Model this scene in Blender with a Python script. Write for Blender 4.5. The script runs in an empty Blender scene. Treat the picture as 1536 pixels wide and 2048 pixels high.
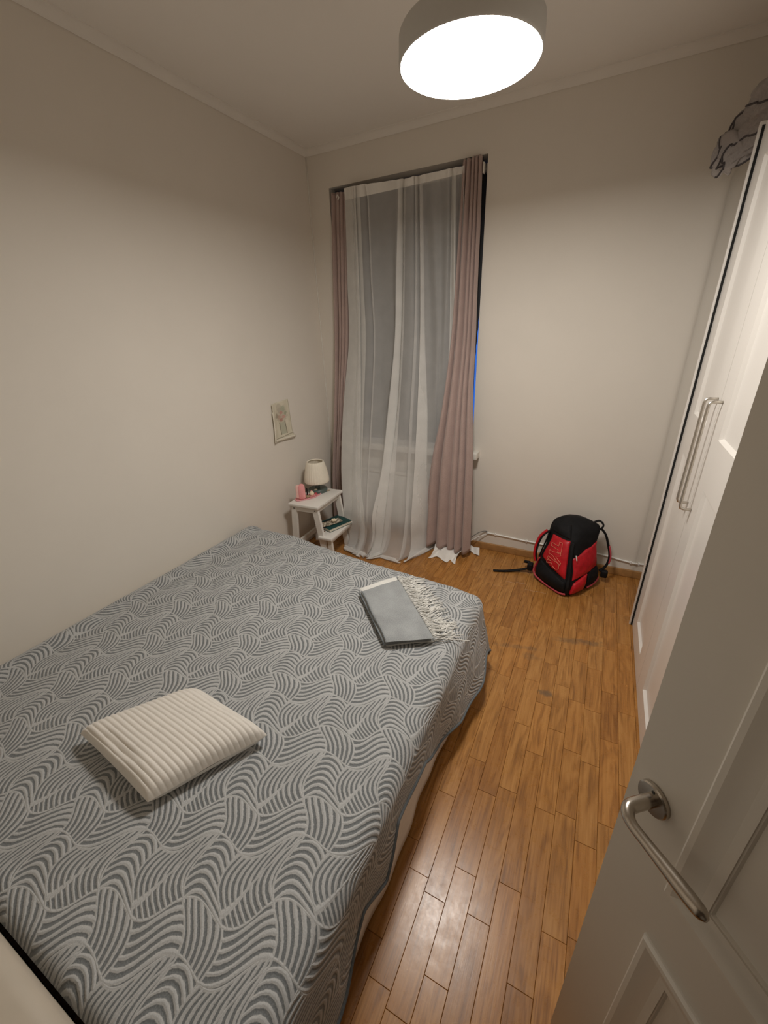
import bpy, bmesh, math, random
from mathutils import Vector, Matrix, noise
random.seed(7)
PI = math.pi
SC = bpy.context.scene
COL = SC.collection

# ---------------------------------------------------------------- camera, world, exposure
cam_d = bpy.data.cameras.new('camera'); cam = bpy.data.objects.new('camera', cam_d); COL.objects.link(cam)
cam_d.sensor_fit = 'VERTICAL'; cam_d.sensor_height = 24.0; cam_d.lens = 815.67 / 2048 * 24.0
cam_d.clip_start = 0.02
_yaw, _pitch, _roll = math.radians(-27.872), math.radians(23.981), math.radians(2.110)
_f = Vector((math.sin(_yaw)*math.cos(_pitch), math.cos(_yaw)*math.cos(_pitch), -math.sin(_pitch)))
_r0 = Vector((math.cos(_yaw), -math.sin(_yaw), 0)); _d0 = _f.cross(_r0)
_r = _r0*math.cos(_roll) + _d0*math.sin(_roll); _d = -_r0*math.sin(_roll) + _d0*math.cos(_roll)
_m = Matrix((_r, -_d, -_f)).transposed().to_4x4(); _m.translation = (0, 0, 1.70)
cam.matrix_world = _m
SC.camera = cam
w = bpy.data.worlds.new('dusk_sky'); SC.world = w; w.use_nodes = True
w.node_tree.nodes['Background'].inputs[0].default_value = (0.05, 0.16, 0.55, 1)
w.node_tree.nodes['Background'].inputs[1].default_value = 1.0
SC.view_settings.view_transform = 'Standard'; SC.view_settings.look = 'None'
SC.view_settings.gamma = 1.0; SC.view_settings.use_curve_mapping = False
SC.view_settings.exposure = 0.68
LAMP_STRENGTH = 42.0
LAMP_COLOR = (1.0, 0.955, 0.89)
SC.cycles.max_bounces = 12; SC.cycles.diffuse_bounces = 6; SC.cycles.transparent_max_bounces = 32

# ---------------------------------------------------------------- node helpers
class E:
    """tiny expression compiler for shader math nodes"""
    def __init__(s, nt, sock): s.nt, s.s = nt, sock
    def _m(s, op, *a, clamp=False):
        n = s.nt.nodes.new('ShaderNodeMath'); n.operation = op; n.use_clamp = clamp
        for i, v in enumerate((s,) + a):
            if isinstance(v, E): s.nt.links.new(v.s, n.inputs[i])
            else: n.inputs[i].default_value = v
        return E(s.nt, n.outputs[0])
    def __add__(s, o): return s._m('ADD', o)
    __radd__ = __add__
    def __mul__(s, o): return s._m('MULTIPLY', o)
    __rmul__ = __mul__
    def __sub__(s, o): return s._m('SUBTRACT', o)
    def __rsub__(s, o): return (s * -1.0) + o
    def __truediv__(s, o): return s._m('DIVIDE', o)
    def sin(s): return s._m('SINE')
    def floor(s): return s._m('FLOOR')
    def fract(s): return s._m('FRACT')
    def abs(s): return s._m('ABSOLUTE')
    def mod2(s): return s._m('FLOORED_MODULO', 2.0)
    def gt(s, v): return s._m('GREATER_THAN', v)
    def min(s, o): return s._m('MINIMUM', o)
    def max(s, o): return s._m('MAXIMUM', o)
    def clamp(s): return s._m('ADD', 0.0, clamp=True)
    def step(s, a, b):
        n = s.nt.nodes.new('ShaderNodeMapRange'); n.interpolation_type = 'SMOOTHSTEP'
        s.nt.links.new(s.s, n.inputs[0]); n.inputs[1].default_value = a; n.inputs[2].default_value = b
        return E(s.nt, n.outputs[0])
def mixe(f, a, b): return a + (b - a) * f if isinstance(b, E) or isinstance(a, E) else f * (b - a) + a

class Mat:
    def __init__(s, name):
        s.m = bpy.data.materials.new(name); s.m.use_nodes = True; s.nt = s.m.node_tree
        s.b = s.nt.nodes['Principled BSDF']; s.out = s.nt.nodes['Material Output']
    def node(s, t, **kw):
        n = s.nt.nodes.new(t)
        for k, v in kw.items(): setattr(n, k, v)
        return n
    def link(s, a, b): s.nt.links.new(a.s if isinstance(a, E) else a, b)
    def e(s, sock): return E(s.nt, sock)
    def coord(s, which='Object', scale=(1, 1, 1), loc=None):
        c = s.node('ShaderNodeTexCoord'); mp = s.node('ShaderNodeMapping'); mp.inputs['Scale'].default_value = scale
        s.link(c.outputs[which], mp.inputs[0])
        if loc is not None: s.link(loc, mp.inputs['Location'])
        return mp.outputs[0]
    def noise(s, vec, scale, detail=3, rough=.55, dist=0):
        n = s.node('ShaderNodeTexNoise'); n.inputs['Scale'].default_value = scale; n.inputs['Detail'].default_value = detail
        n.inputs['Roughness'].default_value = rough; n.inputs['Distortion'].default_value = dist
        if vec is not None: s.link(vec, n.inputs['Vector'])
        return E(s.nt, n.outputs[0])
    def ramp(s, fac, stops):
        r = s.node('ShaderNodeValToRGB'); el = r.color_ramp.elements
        while len(el) < len(stops): el.new(.5)
        for q, (p, c) in zip(el, stops): q.position = p; q.color = (*c, 1)
        s.link(fac, r.inputs[0]); return r.outputs[0]
    def mix(s, fac, a, b, blend='MIX'):
        n = s.node('ShaderNodeMix', data_type='RGBA', blend_type=blend)
        for v, i in ((fac, 0), (a, 6), (b, 7)):
            if isinstance(v, (int, float)): n.inputs[i].default_value = v
            elif isinstance(v, tuple): n.inputs[i].default_value = (*v, 1)
            else: s.link(v, n.inputs[i])
        return n.outputs[2]
    def bump(s, h, strength=.3, dist=.01):
        n = s.node('ShaderNodeBump'); n.inputs['Strength'].default_value = strength; n.inputs['Distance'].default_value = dist
        s.link(h, n.inputs['Height']); s.link(n.outputs[0], s.b.inputs['Normal'])
    def set(s, **kw):
        for k, v in kw.items():
            i = s.b.inputs[k.replace('_', ' ')]
            if isinstance(v, tuple): i.default_value = (*v, 1) if len(v) == 3 else v
            elif isinstance(v, (int, float)): i.default_value = v
            else: s.link(v, i)
        return s

def simple(name, col, rough=.6, metal=0, var=.06, nscale=40, bump=.0, bdist=.001, spec=.5, coat=0, sheen=0):
    m = Mat(name); v = m.coord('Object'); n = m.noise(v, nscale, 4)
    c0 = tuple(max(0, x * (1 - var)) for x in col); c1 = tuple(min(1, x * (1 + var)) for x in col)
    m.set(Base_Color=m.ramp(n, [(.3, c0), (.7, c1)]), Roughness=rough, Metallic=metal)
    m.b.inputs['Specular IOR Level'].default_value = spec
    if coat: m.b.inputs['Coat Weight'].default_value = coat
    if sheen: m.b.inputs['Sheen Weight'].default_value = sheen
    if bump: m.bump(n, bump, bdist)
    return m.m

M = {}
M['wall'] = simple('wall_paint', (.76, .712, .64), .75, var=.015, nscale=3, spec=.25)
M['ceiling'] = simple('ceiling_paint', (.84, .81, .76), .8, var=.01, nscale=3, spec=.2)
M['cove'] = simple('cove_paint', (.80, .765, .71), .7, var=.02, nscale=8, spec=.3)
M['white_trim'] = simple('white_gloss_paint', (.76, .73, .67), .35, var=.02, nscale=12)
M['door_paint'] = simple('door_paint', (.78, .735, .66), .42, var=.02, nscale=5)
M['wardrobe'] = simple('wardrobe_foil', (.80, .765, .72), .30, var=.01, nscale=5)
M['black'] = simple('black_rubber', (.006, .006, .006), .8)
M['steel'] = simple('brushed_steel', (.60, .56, .50), .30, metal=1, var=.05, nscale=60)
M['nickel'] = simple('satin_nickel', (.50, .45, .39), .26, metal=1, var=.05, nscale=60)
M['oak'] = simple('oak_baseboard', (.40, .21, .075), .4, var=.15, nscale=25)
M['subfloor'] = simple('subfloor', (.12, .06, .02), .7)
M['stool'] = simple('stool_white_paint', (.80, .775, .73), .4, var=.02)
M['screw'] = simple('screw_head', (.05, .045, .04), .5, metal=.6)
M['cable'] = simple('white_cable', (.82, .81, .78), .25, var=.01)
M['grey_wire'] = simple('grey_wire', (.10, .10, .10), .5)
M['radiator'] = simple('radiator_enamel', (.78, .76, .70), .4, var=.01)
M['window_frame'] = simple('window_frame_paint', (.62, .60, .56), .45, var=.02)
M['sheet'] = simple('white_cotton', (.80, .77, .73), .9, var=.03, nscale=60, bump=.2, bdist=.002)
M['mattress'] = simple('mattress_ticking', (.72, .70, .66), .9)
M['bed_base'] = simple('bed_base_fabric', (.30, .27, .24), .9)
M['headboard'] = simple('headboard_cream', (.50, .44, .36), .55, var=.05, nscale=14, bump=.15, bdist=.003)
M['binding'] = simple('grey_binding', (.13, .145, .155), .9, var=.15, nscale=200)
M['red'] = simple('red_nylon', (.52, .008, .018), .42, var=.18, nscale=30, bump=.35, bdist=.004)
M['bag_black'] = simple('black_nylon', (.006, .006, .007), .7, spec=.25, var=.3, nscale=40, bump=.4, bdist=.004)
M['bag_pipe'] = simple('pink_piping', (.50, .06, .08), .5)
M['logo'] = simple('logo_outline', (.75, .25, .16), .5)
M['lamp_shade'] = simple('cream_shade', (.84, .78, .66), .8, var=.03)
M['lamp_green'] = simple('grey_green_lacquer', (.085, .115, .105), .35, var=.06)
M['pink'] = simple('pink_silicone', (.86, .36, .36), .45, var=.04)
M['pink_light'] = simple('pale_pink_bristle', (.90, .55, .50), .7, var=.08, nscale=200)
M['tray_pink'] = simple('pink_tray', (.88, .40, .43), .35, var=.03)
M['tan'] = simple('tan_metal', (.38, .28, .17), .4, var=.1)
M['book_green'] = simple('dark_green_cloth', (.006, .055, .052), .6, var=.12, nscale=90)
M['paper'] = simple('book_pages', (.74, .69, .58), .8, var=.08, nscale=120)
M['cream'] = simple('cream_petal', (.87, .76, .56), .6, var=.06)
M['lamp_body'] = simple('lamp_grey_shell', (.60, .585, .55), .5, var=.01)

def emis(name, col, st):
    m = Mat(name); m.set(Base_Color=(0.8, 0.8, 0.8)); m.b.inputs['Emission Color'].default_value = (*col, 1)
    m.b.inputs['Emission Strength'].default_value = st; return m.m
M['diffuser'] = emis('lamp_diffuser', LAMP_COLOR, LAMP_STRENGTH)

def mk_boards():
    m = Mat('oak_parquet'); oi = m.node('ShaderNodeObjectInfo'); rnd = m.e(oi.outputs['Random'])
    cb = m.node('ShaderNodeCombineXYZ')
    m.link(rnd * 37.0, cb.inputs[0]); m.link(rnd * 91.0, cb.inputs[1]); m.link(rnd * 13.0, cb.inputs[2])
    v1 = m.coord('Object', (150, 5, 5), cb.outputs[0]); v2 = m.coord('Object', (14, 2.2, 2.2), cb.outputs[0])
    fine = m.noise(v1, 1.0, 5, .6); big = m.noise(v2, 1.0, 3, .5, .6)
    rings = ((big * 34.0).sin() * .5 + .5)
    g = (fine - .5) * 1.15 + (rings - .5) * .24 + .5
    c = m.ramp(g, [(.20, (.26, .115, .030)), (.48, (.405, .185, .048)), (.75, (.50, .25, .075))])
    tint = m.ramp(rnd, [(0, (.74, .66, .58)), (.12, (.90, .85, .78)), (.55, (1, 1, 1)), (.8, (1.0, .97, .92)), (1, (1.0, .94, .84))])
    c = m.mix(1.0, c, tint, 'MULTIPLY')
    # worn grey stains at fixed places on the floor
    geo = m.node('ShaderNodeNewGeometry'); sp = m.node('ShaderNodeSeparateXYZ'); m.link(geo.outputs['Position'], sp.inputs[0])
    px, py = m.e(sp.outputs[0]), m.e(sp.outputs[1])
    wob = m.noise(geo.outputs['Position'], 28, 4)
    tot = None
    for (cx, cy, rx, ry, k) in ((.12, 2.16, .13, .026, .55), (-.008, 1.688, .036, .024, .70), (-.19, 1.97, .12, .02, .35), (-.12, 1.92, .05, .03, .35)):
        a = ((px - cx) / rx).abs(); b = ((py - cy - (px - cx) * .25) / ry).abs()
        d = (a * a + b * b + (wob - .5) * 4.5)
        s_ = (1.0 - d.step(-.2, 1.6)) * k
        tot = s_ if tot is None else tot.max(s_)
    c = m.mix(tot, c, (.115, .085, .055))
    scr = m.noise(m.coord('Object', (30, 30, 30), cb.outputs[0]), 1.0, 5, .7)
    m.set(Base_Color=c, Roughness=scr * .22 + .18)
    m.b.inputs['Specular IOR Level'].default_value = .45
    m.bump(fine * .5 + scr * .5, .10, .002)
    return m.m
M['board'] = mk_boards()

def mk_bedspread():
    m = Mat('quilted_jacquard'); uv = m.node('ShaderNodeTexCoord'); 
    wv = m.node('ShaderNodeTexNoise'); wv.inputs['Scale'].default_value = 2.2; wv.inputs['Detail'].default_value = 1
    m.link(uv.outputs['UV'], wv.inputs['Vector'])
    ws = m.node('ShaderNodeSeparateXYZ'); m.link(wv.outputs['Color'], ws.inputs[0])
    sp = m.node('ShaderNodeSeparateXYZ'); m.link(uv.outputs['UV'], sp.inputs[0])
    u = m.e(sp.outputs[0]) + (m.e(ws.outputs[0]) - .5) * .07; v = m.e(sp.outputs[1]) + (m.e(ws.outputs[1]) - .5) * .07
    ca, sa = math.cos(.42), math.sin(.42); P = .222
    x = (u * ca + v * sa) / P; y = (v * ca - u * sa) / (P * 1.06)
    a = x + (y * (2*PI)).sin() * .10; b = y + (x * (2*PI) + .6).sin() * .11
    def split(t, c):                                    # unequal cells: wide c, narrow 1-c
        f = t.fract(); k = f.gt(c); return k, mixe(k, f / c, (f - c) / (1 - c))
    ia, la = split(a, .60); ib, lb = split(b, .58)
    par = (ia + ib).mod2().gt(.5)                       # 1: stripes run along x (H cell), 0: along y (V cell)
    yarn = m.noise(m.coord('UV', (300, 300, 300)), 1.0, 2)
    jit = (m.noise(m.coord('UV', (110, 110, 110)), 1.0, 2) - .5) * .25
    def stripes(p, q, n, bend, tp, big):
        dg = q - (p - .5) * .8 - .5                     # diagonal staircase break inside the big cells
        half = dg.gt(0.0); brk = dg.abs() * 26.0 + (1.0 - big) * 9.0
        ph = (p + (q * PI).sin() * bend) * n + half * .5 * big + jit
        f = (ph.fract() - .5).abs() * 2.0               # 0 centre of the dark stripe .. 1 middle of the light rib
        wd = .66 - q * tp
        ends = ((q.min(1.0 - q) + .012) * 22.0).min(brk).min((p.min(1.0 - p) + .02) * 26.0)
        return (f - wd).max(.42 - ends * .5)
    dV = stripes(la, lb, mixe(ia, 8.0, 5.0) if False else (ia * -3.5 + 9.0), .07, .20, 1.0 - ia)
    dH = stripes(lb, la, ib * -2.0 + 7.0, -.10, .24, ia * 0.0)
    d = mixe(par, dV, dH)
    dark = 1.0 - d.step(-.12, .08)                      # recessed dark stripe
    edge = (1.0 - (d.abs() * 5.0).clamp())              # pale raised outline
    lightc = m.ramp(yarn, [(.3, (.425, .435, .44)), (.7, (.53, .535, .535))])
    darkc = m.ramp(yarn, [(.3, (.135, .148, .156)), (.7, (.22, .232, .238))])
    c = m.mix(dark, lightc, darkc)
    c = m.mix(edge * .4, c, (.66, .66, .64))
    m.set(Base_Color=c, Roughness=.85); m.b.inputs['Sheen Weight'].default_value = .25
    m.b.inputs['Specular IOR Level'].default_value = .2
    m.bump(d.step(-.6, .6) + yarn * .12, .6, .005)
    return m.m
M['bedspread'] = mk_bedspread()

def mk_cloth(name, col, alpha=None, rough=.9, weave=700, var=.12, transl=.35, sheen=.2):
    m = Mat(name); v = m.coord('UV', (weave, weave, 1)); n = m.noise(v, 1.0, 2)
    n2 = m.noise(m.coord('Object'), 12, 3)
    g = n * .6 + n2 * .4
    c = m.ramp(g, [(.3, tuple(x*(1-var) for x in col)), (.7, tuple(min(1, x*(1+var)) for x in col))])
    m.set(Base_Color=c, Roughness=rough); m.b.inputs['Sheen Weight'].default_value = sheen
    m.b.inputs['Specular IOR Level'].default_value = .2
    last = m.b.outputs[0]
    if transl:
        t = m.node('ShaderNodeBsdfTranslucent'); m.link(c, t.inputs[0])
        mx = m.node('ShaderNodeMixShader'); mx.inputs[0].default_value = transl
        m.link(last, mx.inputs[1]); m.link(t.outputs[0], mx.inputs[2]); last = mx.outputs[0]
    if alpha is not None:
        t = m.node('ShaderNodeBsdfTransparent'); mx = m.node('ShaderNodeMixShader')
        m.link((n * .25 + (alpha - .125)).clamp(), mx.inputs[0])
        m.link(t.outputs[0], mx.inputs[1]); m.link(last, mx.inputs[2]); last = mx.outputs[0]
    m.link(last, m.out.inputs[0])
    return m.m
M['sheer'] = mk_cloth('sheer_voile', (.83, .82, .80), alpha=.49, transl=.22, sheen=0)
M['sheer_fold'] = mk_cloth('sheer_gathered', (.83, .82, .79), alpha=.84, transl=.22, sheen=0)
M['sheer_dense'] = mk_cloth('sheer_header', (.88, .86, .82), alpha=.93, transl=.0, sheen=0)
M['velvet'] = mk_cloth('dusty_pink_velvet', (.42, .315, .285), transl=0, sheen=.35, weave=160)
M['lining'] = mk_cloth('black_lining', (.008, .008, .01), transl=0, sheen=0)
M['throw'] = mk_cloth('grey_wool', (.33, .345, .35), transl=0, weave=260, var=.30)
M['fringe'] = mk_cloth('white_yarn', (.74, .73, .69), transl=0, weave=100)
M['plush'] = mk_cloth('cream_plush', (.80, .76, .70), transl=0, weave=220, var=.07, sheen=.5)
M['garment'] = mk_cloth('grey_garment_fabric', (.46, .42, .40), alpha=.90, transl=.3, weave=90)
M['garment_edge'] = simple('dark_piping', (.06, .05, .05), .7)

def mk_glass(name, col=(1, 1, 1), rough=0.0, clear=.9):
    m = Mat(name); g = m.node('ShaderNodeBsdfGlossy'); g.inputs['Roughness'].default_value = rough
    t = m.node('ShaderNodeBsdfTransparent'); t.inputs[0].default_value = (*col, 1)
    fr = m.node('ShaderNodeFresnel'); fr.inputs[0].default_value = 1.45
    mx = m.node('ShaderNodeMixShader'); m.link(fr.outputs[0], mx.inputs[0]); m.link(t.outputs[0], mx.inputs[1]); m.link(g.outputs[0], mx.inputs[2])
    m.link(mx.outputs[0], m.out.inputs[0]); return m.m
M['glass'] = mk_glass('window_glass', (.75, .8, .85))
M['mirror'] = simple('mirror_glass', (.78, .78, .77), .03, metal=1, var=.0)
M['blind'] = simple('dark_blind_fabric', (.075, .075, .078), .9, var=.1, nscale=200)

def mk_drawing():
    m = Mat('flower_drawing'); c = m.node('ShaderNodeTexCoord'); sp = m.node('ShaderNodeSeparateXYZ'); m.link(c.outputs['UV'], sp.inputs[0])
    x, y = m.e(sp.outputs[0]), m.e(sp.outputs[1])
    n = m.noise(m.coord('UV', (1, 1.5, 1)), 14, 4, .6)
    col = m.ramp(m.noise(c.outputs['UV'], 3, 2), [(.3, (.62, .57, .44)), (.7, (.74, .69, .56))])
    def blob(cx, cy, rx, ry, k): 
        a = (x - cx) / rx; b = (y - cy) / ry
        return (1.0 - (a*a + b*b + (n - .5) * 2.2).step(.5, 1.1)) * k
    for (cx, cy, rx, ry, cc, k) in ((.52, .66, .36, .22, (.42, .36, .28), .45), (.40, .84, .14, .14, (.34, .30, .24), .4), (.62, .80, .15, .09, (.32, .38, .27), .5), (.36, .62, .12, .06, (.46, .27, .21), .6), (.62, .60, .12, .05, (.60, .33, .28), .8), (.46, .54, .10, .05, (.44, .20, .16), .75), (.24, .66, .09, .07, (.30, .25, .18), .7), (.50, .72, .10, .05, (.55, .28, .24), .8), (.74, .68, .09, .05, (.30, .34, .22), .6)):
        col = m.mix(blob(cx, cy, rx, ry, k), col, cc)
    # glass vase and table line
    inv = ((x - .53 - (y - .3) * -.16).abs() - .155).step(.012, -.012) * y.step(.155, .165) * (1.0 - y.step(.46, .48))
    col = m.mix(inv * .6, col, (.40, .42, .32))
    ed = (1.0 - (((x - .53 - (y - .3) * -.16).abs() - .155).abs()).step(.008, .026)) * y.step(.15, .16) * (1.0 - y.step(.47, .5))
    col = m.mix(ed * .85, col, (.16, .13, .08))
    tl = (1.0 - (y - .10 - (x - .5) * .05 + (n - .5) * .06).abs().step(.006, .02))
    col = m.mix(tl * .6, col, (.22, .18, .12))
    m.set(Base_Color=col, Roughness=.85); return m.m
M['drawing'] = mk_drawing()
def mk_card():
    m = Mat('printed_card'); n = m.noise(m.coord('UV'), 9, 5, .7, .8)
    m.set(Base_Color=m.ramp(n, [(.36, (.05, .05, .045)), (.46, (.25, .20, .14)), (.54, (.55, .48, .36)), (.62, (.82, .78, .66))]), Roughness=.5); return m.m
M['card'] = mk_card()

# ---------------------------------------------------------------- mesh helpers
class MB:
    def __init__(s): s.v, s.f, s.uv = [], [], []
    def _add(s, vs, fs, uvs=None):
        o = len(s.v); s.v += [tuple(p) for p in vs]; s.f += [tuple(i + o for i in q) for q in fs]
        s.uv += uvs if uvs else [(p[0], p[1]) for p in vs]; return s
    def box(s, x0, x1, y0, y1, z0, z1, b=0.0, mat=None):
        if b <= 0:
            vs = [(x, y, z) for x in (x0, x1) for y in (y0, y1) for z in (z0, z1)]
            fs = [(0, 1, 3, 2), (4, 6, 7, 5), (0, 4, 5, 1), (2, 3, 7, 6), (0, 2, 6, 4), (1, 5, 7, 3)]
        else:
            bm = bmesh.new(); bmesh.ops.create_cube(bm, size=1)
            for q in bm.verts: q.co = ((x0+x1)/2 + q.co.x*(x1-x0), (y0+y1)/2 + q.co.y*(y1-y0), (z0+z1)/2 + q.co.z*(z1-z0))
            bmesh.ops.bevel(bm, geom=list(bm.edges), offset=b, segments=3, profile=.5, affect='EDGES')
            bm.verts.index_update(); vs = [tuple(q.co) for q in bm.verts]; fs = [tuple(q.index for q in f.verts) for f in bm.faces]; bm.free()
        if mat: vs = [tuple(mat @ Vector(p)) for p in vs]
        return s._add(vs, fs)
    def hexa(s, bot, top):
        return s._add(list(bot) + list(top), [(3, 2, 1, 0), (4, 5, 6, 7), (0, 1, 5, 4), (1, 2, 6, 5), (2, 3, 7, 6), (3, 0, 4, 7)])
    def beam(s, p, q, wx, wy):       # square bar between two points, axis aligned section
        p, q = Vector(p), Vector(q)
        o = [(-wx/2, -wy/2), (wx/2, -wy/2), (wx/2, wy/2), (-wx/2, wy/2)]
        return s.hexa([(p.x+a, p.y+b, p.z) for a, b in o], [(q.x+a, q.y+b, q.z) for a, b in o])
    def tube(s, pts, r, seg=10, cap=True, flat=1.0):
        pts = [Vector(p) for p in pts]; n = len(pts); rs = r if isinstance(r, (list, tuple)) else [r]*n
        vs, fs, up = [], [], None
        for i, p in enumerate(pts):
            t = (pts[min(i+1, n-1)] - pts[max(i-1, 0)]).normalized()
            if up is None: up = Vector((0, 0, 1)) if abs(t.z) < .9 else Vector((1, 0, 0))
            a = t.cross(up)
            a = a.normalized() if a.length > 1e-5 else Vector((1, 0, 0)); b = a.cross(t).normalized(); up = b
            vs += [p + (a*math.cos(2*PI*k/seg) + b*math.sin(2*PI*k/seg)*flat)*rs[i] for k in range(seg)]
        for i in range(n-1):
            for k in range(seg):
                k2 = (k+1) % seg; fs.append((i*seg+k, i*seg+k2, (i+1)*seg+k2, (i+1)*seg+k))
        if cap: fs += [tuple(range(seg))[::-1], tuple(range((n-1)*seg, n*seg))]
        return s._add(vs, fs)
    def lathe(s, prof, seg=32, c=(0, 0, 0), cap=True, fn=None):
        vs, fs = [], []
        for r, z in prof:
            for k in range(seg):
                a = 2*PI*k/seg; rr = r*(fn(a, z) if fn else 1); vs.append((c[0]+rr*math.cos(a), c[1]+rr*math.sin(a), c[2]+z))
        n = len(prof)
        for i in range(n-1):
            for k in range(seg):
                k2 = (k+1) % seg; fs.append((i*seg+k, i*seg+k2, (i+1)*seg+k2, (i+1)*seg+k))
        if cap: fs += [tuple(range(seg))[::-1], tuple(range((n-1)*seg, n*seg))]
        return s._add(vs, fs)
    def grid(s, nu, nv, fn, uvfn=None, wrap=False):
        vs, uvs, fs = [], [], []
        for j in range(nv+1):
            for i in range(nu+1):
                u, v = i/nu, j/nv; vs.append(tuple(fn(u, v))); uvs.append(uvfn(u, v) if uvfn else (u, v))
        for j in range(nv):
            for i in range(nu):
                a = j*(nu+1)+i; fs.append((a, a+1, a+nu+2, a+nu+1))
        return s._add(vs, fs, uvs)
    def xf(s, m): s.v = [tuple(m @ Vector(p)) for p in s.v]; return s
    def build(s, name, mat, parent=None, smooth=False, solid=0, auto=None, offset=-1):
        me = bpy.data.meshes.new(name); me.from_pydata(s.v, [], s.f); me.update()
        bm = bmesh.new(); bm.from_mesh(me); bmesh.ops.recalc_face_normals(bm, faces=bm.faces); bm.to_mesh(me); bm.free()
        uvl = me.uv_layers.new(name='UVMap')
        for l in me.loops: uvl.data[l.index].uv = s.uv[l.vertex_index]
        if smooth or auto:
            for p in me.polygons: p.use_smooth = True
        if auto: me.set_sharp_from_angle(angle=math.radians(auto))
        me.materials.append(M[mat]); o = bpy.data.objects.new(name, me); COL.objects.link(o)
        if solid:
            md = o.modifiers.new('thickness', 'SOLIDIFY'); md.thickness = solid; md.offset = offset
        if parent:
            o.parent = parent; o.matrix_parent_inverse = Matrix.Translation(parent.location).inverted() if parent.type == 'EMPTY' else Matrix.Identity(4)
        return o
def tag(o, label, cat, group=None):
    o['label'] = label; o['category'] = cat
    if group: o['group'] = group
    return o
def struct(o): o['kind'] = 'structure'; return o
def empty(name, loc, label=None, cat=None, group=None):
    o = bpy.data.objects.new(name, None); COL.objects.link(o); o.location = loc; o.empty_display_size = .05
    if label: tag(o, label, cat, group)
    return o
def cr(pts, t):                       # catmull-rom through a list of vectors, t in 0..1
    n = len(pts) - 1; x = min(max(t, 0), 1)*n; i = min(int(x), n-1); f = x - i
    p0, p1, p2, p3 = (Vector(pts[max(i-1, 0)]), Vector(pts[i]), Vector(pts[i+1]), Vector(pts[min(i+2, n)]))
    return .5*((2*p1) + (p2-p0)*f + (2*p0-5*p1+4*p2-p3)*f*f + (3*p1-p0-3*p2+p3)*f**3)
def itp(x, xs, ys):
    if x <= xs[0]: return ys[0]
    for i in range(len(xs)-1):
        if x <= xs[i+1]: return ys[i] + (ys[i+1]-ys[i])*(x-xs[i])/(xs[i+1]-xs[i])
    return ys[-1]
def sst(a, b, x):
    t = min(max((x-a)/(b-a), 0), 1); return t*t*(3-2*t)
def nz(*p): return noise.noise(Vector(p))

# ================================================================ THE SETTING
X0, XR, YB, YN, ZC = -2.134, 1.00, 3.04, -0.10, 2.875
WX0, WX1, WZ0, WZ1 = -1.957, -0.818, 0.80, 2.640       # window opening in the far wall
floor = struct(MB().box(X0-.2, XR+.2, YN-1.6, YB+.01, -.06, -.012).build('floor', 'subfloor'))
def add_board(x0, x1, y0, y1):
    m = MB(); c = .0009; g = .0004; hx, hy = (x1-x0)/2 - g, (y1-y0)/2 - g; T = random.uniform(-.0004, .0)
    b = [(-hx, -hy, -.012), (hx, -hy, -.012), (hx, hy, -.012), (-hx, hy, -.012)]
    k = [(-hx, -hy, T-c), (hx, -hy, T-c), (hx, hy, T-c), (-hx, hy, T-c)]
    t = [(-hx+c, -hy+c, T), (hx-c, -hy+c, T), (hx-c, hy-c, T), (-hx+c, hy-c, T)]
    m._add(b+k+t, [(3, 2, 1, 0), (8, 9, 10, 11)] + [(i, (i+1) % 4, 4+(i+1) % 4, 4+i) for i in range(4)] + [(4+i, 4+(i+1) % 4, 8+(i+1) % 4, 8+i) for i in range(4)])
    o = m.build('floor_board', 'board', floor); o.location = ((x0+x1)/2, (y0+y1)/2, 0); return o
bw = .0718
rest = MB()
k = 0; x = .2415 - bw*34
while x < XR:
    xa, xb = max(x, X0), min(x+bw, XR)
    if xb - xa > .004:
        vis = -.56 < xa < .46
        y = (-.30 if vis else 1.62) - random.uniform(0, .40)
        if xa >= .46:
            rest.box(xa+.0004, xb-.0004, YN, YB, -.012, 0)
        else:
            if not vis: rest.box(xa+.0004, xb-.0004, YN, y-.0004, -.012, 0)
            while y < YB - .01:
                ln = random.choice((.285, .29, .38, .44, .52, .33)); y1 = y+ln
                if YB - y1 < .06: y1 = YB
                add_board(xa, xb, y, min(y1, YB)); y = y1
    x += bw
o = rest.build('floor_boards_under_furniture', 'board', floor); o['kind'] = 'stuff'

struct(MB().box(X0-.15, X0, YN-.15, YB+.35, -.05, ZC+.1).build('wall_left', 'wall'))
struct(MB().box(XR, XR+.15, YN-1.5, YB+.35, -.05, ZC+.1).build('wall_right', 'wall'))
wb = MB(); D = .16
wb.box(X0, WX0, YB, YB+D, -.05, ZC+.1); wb.box(WX1, XR, YB, YB+D, -.05, ZC+.1)
wb.box(WX0, WX1, YB, YB+D, WZ1, ZC+.1); wb.box(WX0, WX1, YB, YB+D, -.05, WZ0-.02)
struct(wb.build('wall_back', 'wall'))
wn = MB(); DX0, DX1, DZ = -.19, .69, 2.06
wn.box(X0, DX0, YN-.12, YN, -.05, ZC+.1); wn.box(DX1, XR, YN-.12, YN, -.05, ZC+.1); wn.box(DX0, DX1, YN-.12, YN, DZ, ZC+.1)
struct(wn.build('wall_near', 'wall'))
struct(MB().box(X0-.15, XR+.15, YN-.12, YB+.35, ZC, ZC+.08).build('ceiling', 'ceiling'))
# hallway behind the doorway
hw = MB(); hw.box(-1.2, XR, YN-1.5, YN-1.4, -.05, 2.7); hw.box(-1.3, -1.2, YN-1.5, YN-.12, -.05, 2.7); hw.box(-1.3, XR, YN-1.5, YN-.12, 2.6, 2.7)
struct(hw.build('wall_hallway', 'wall'))
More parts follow.
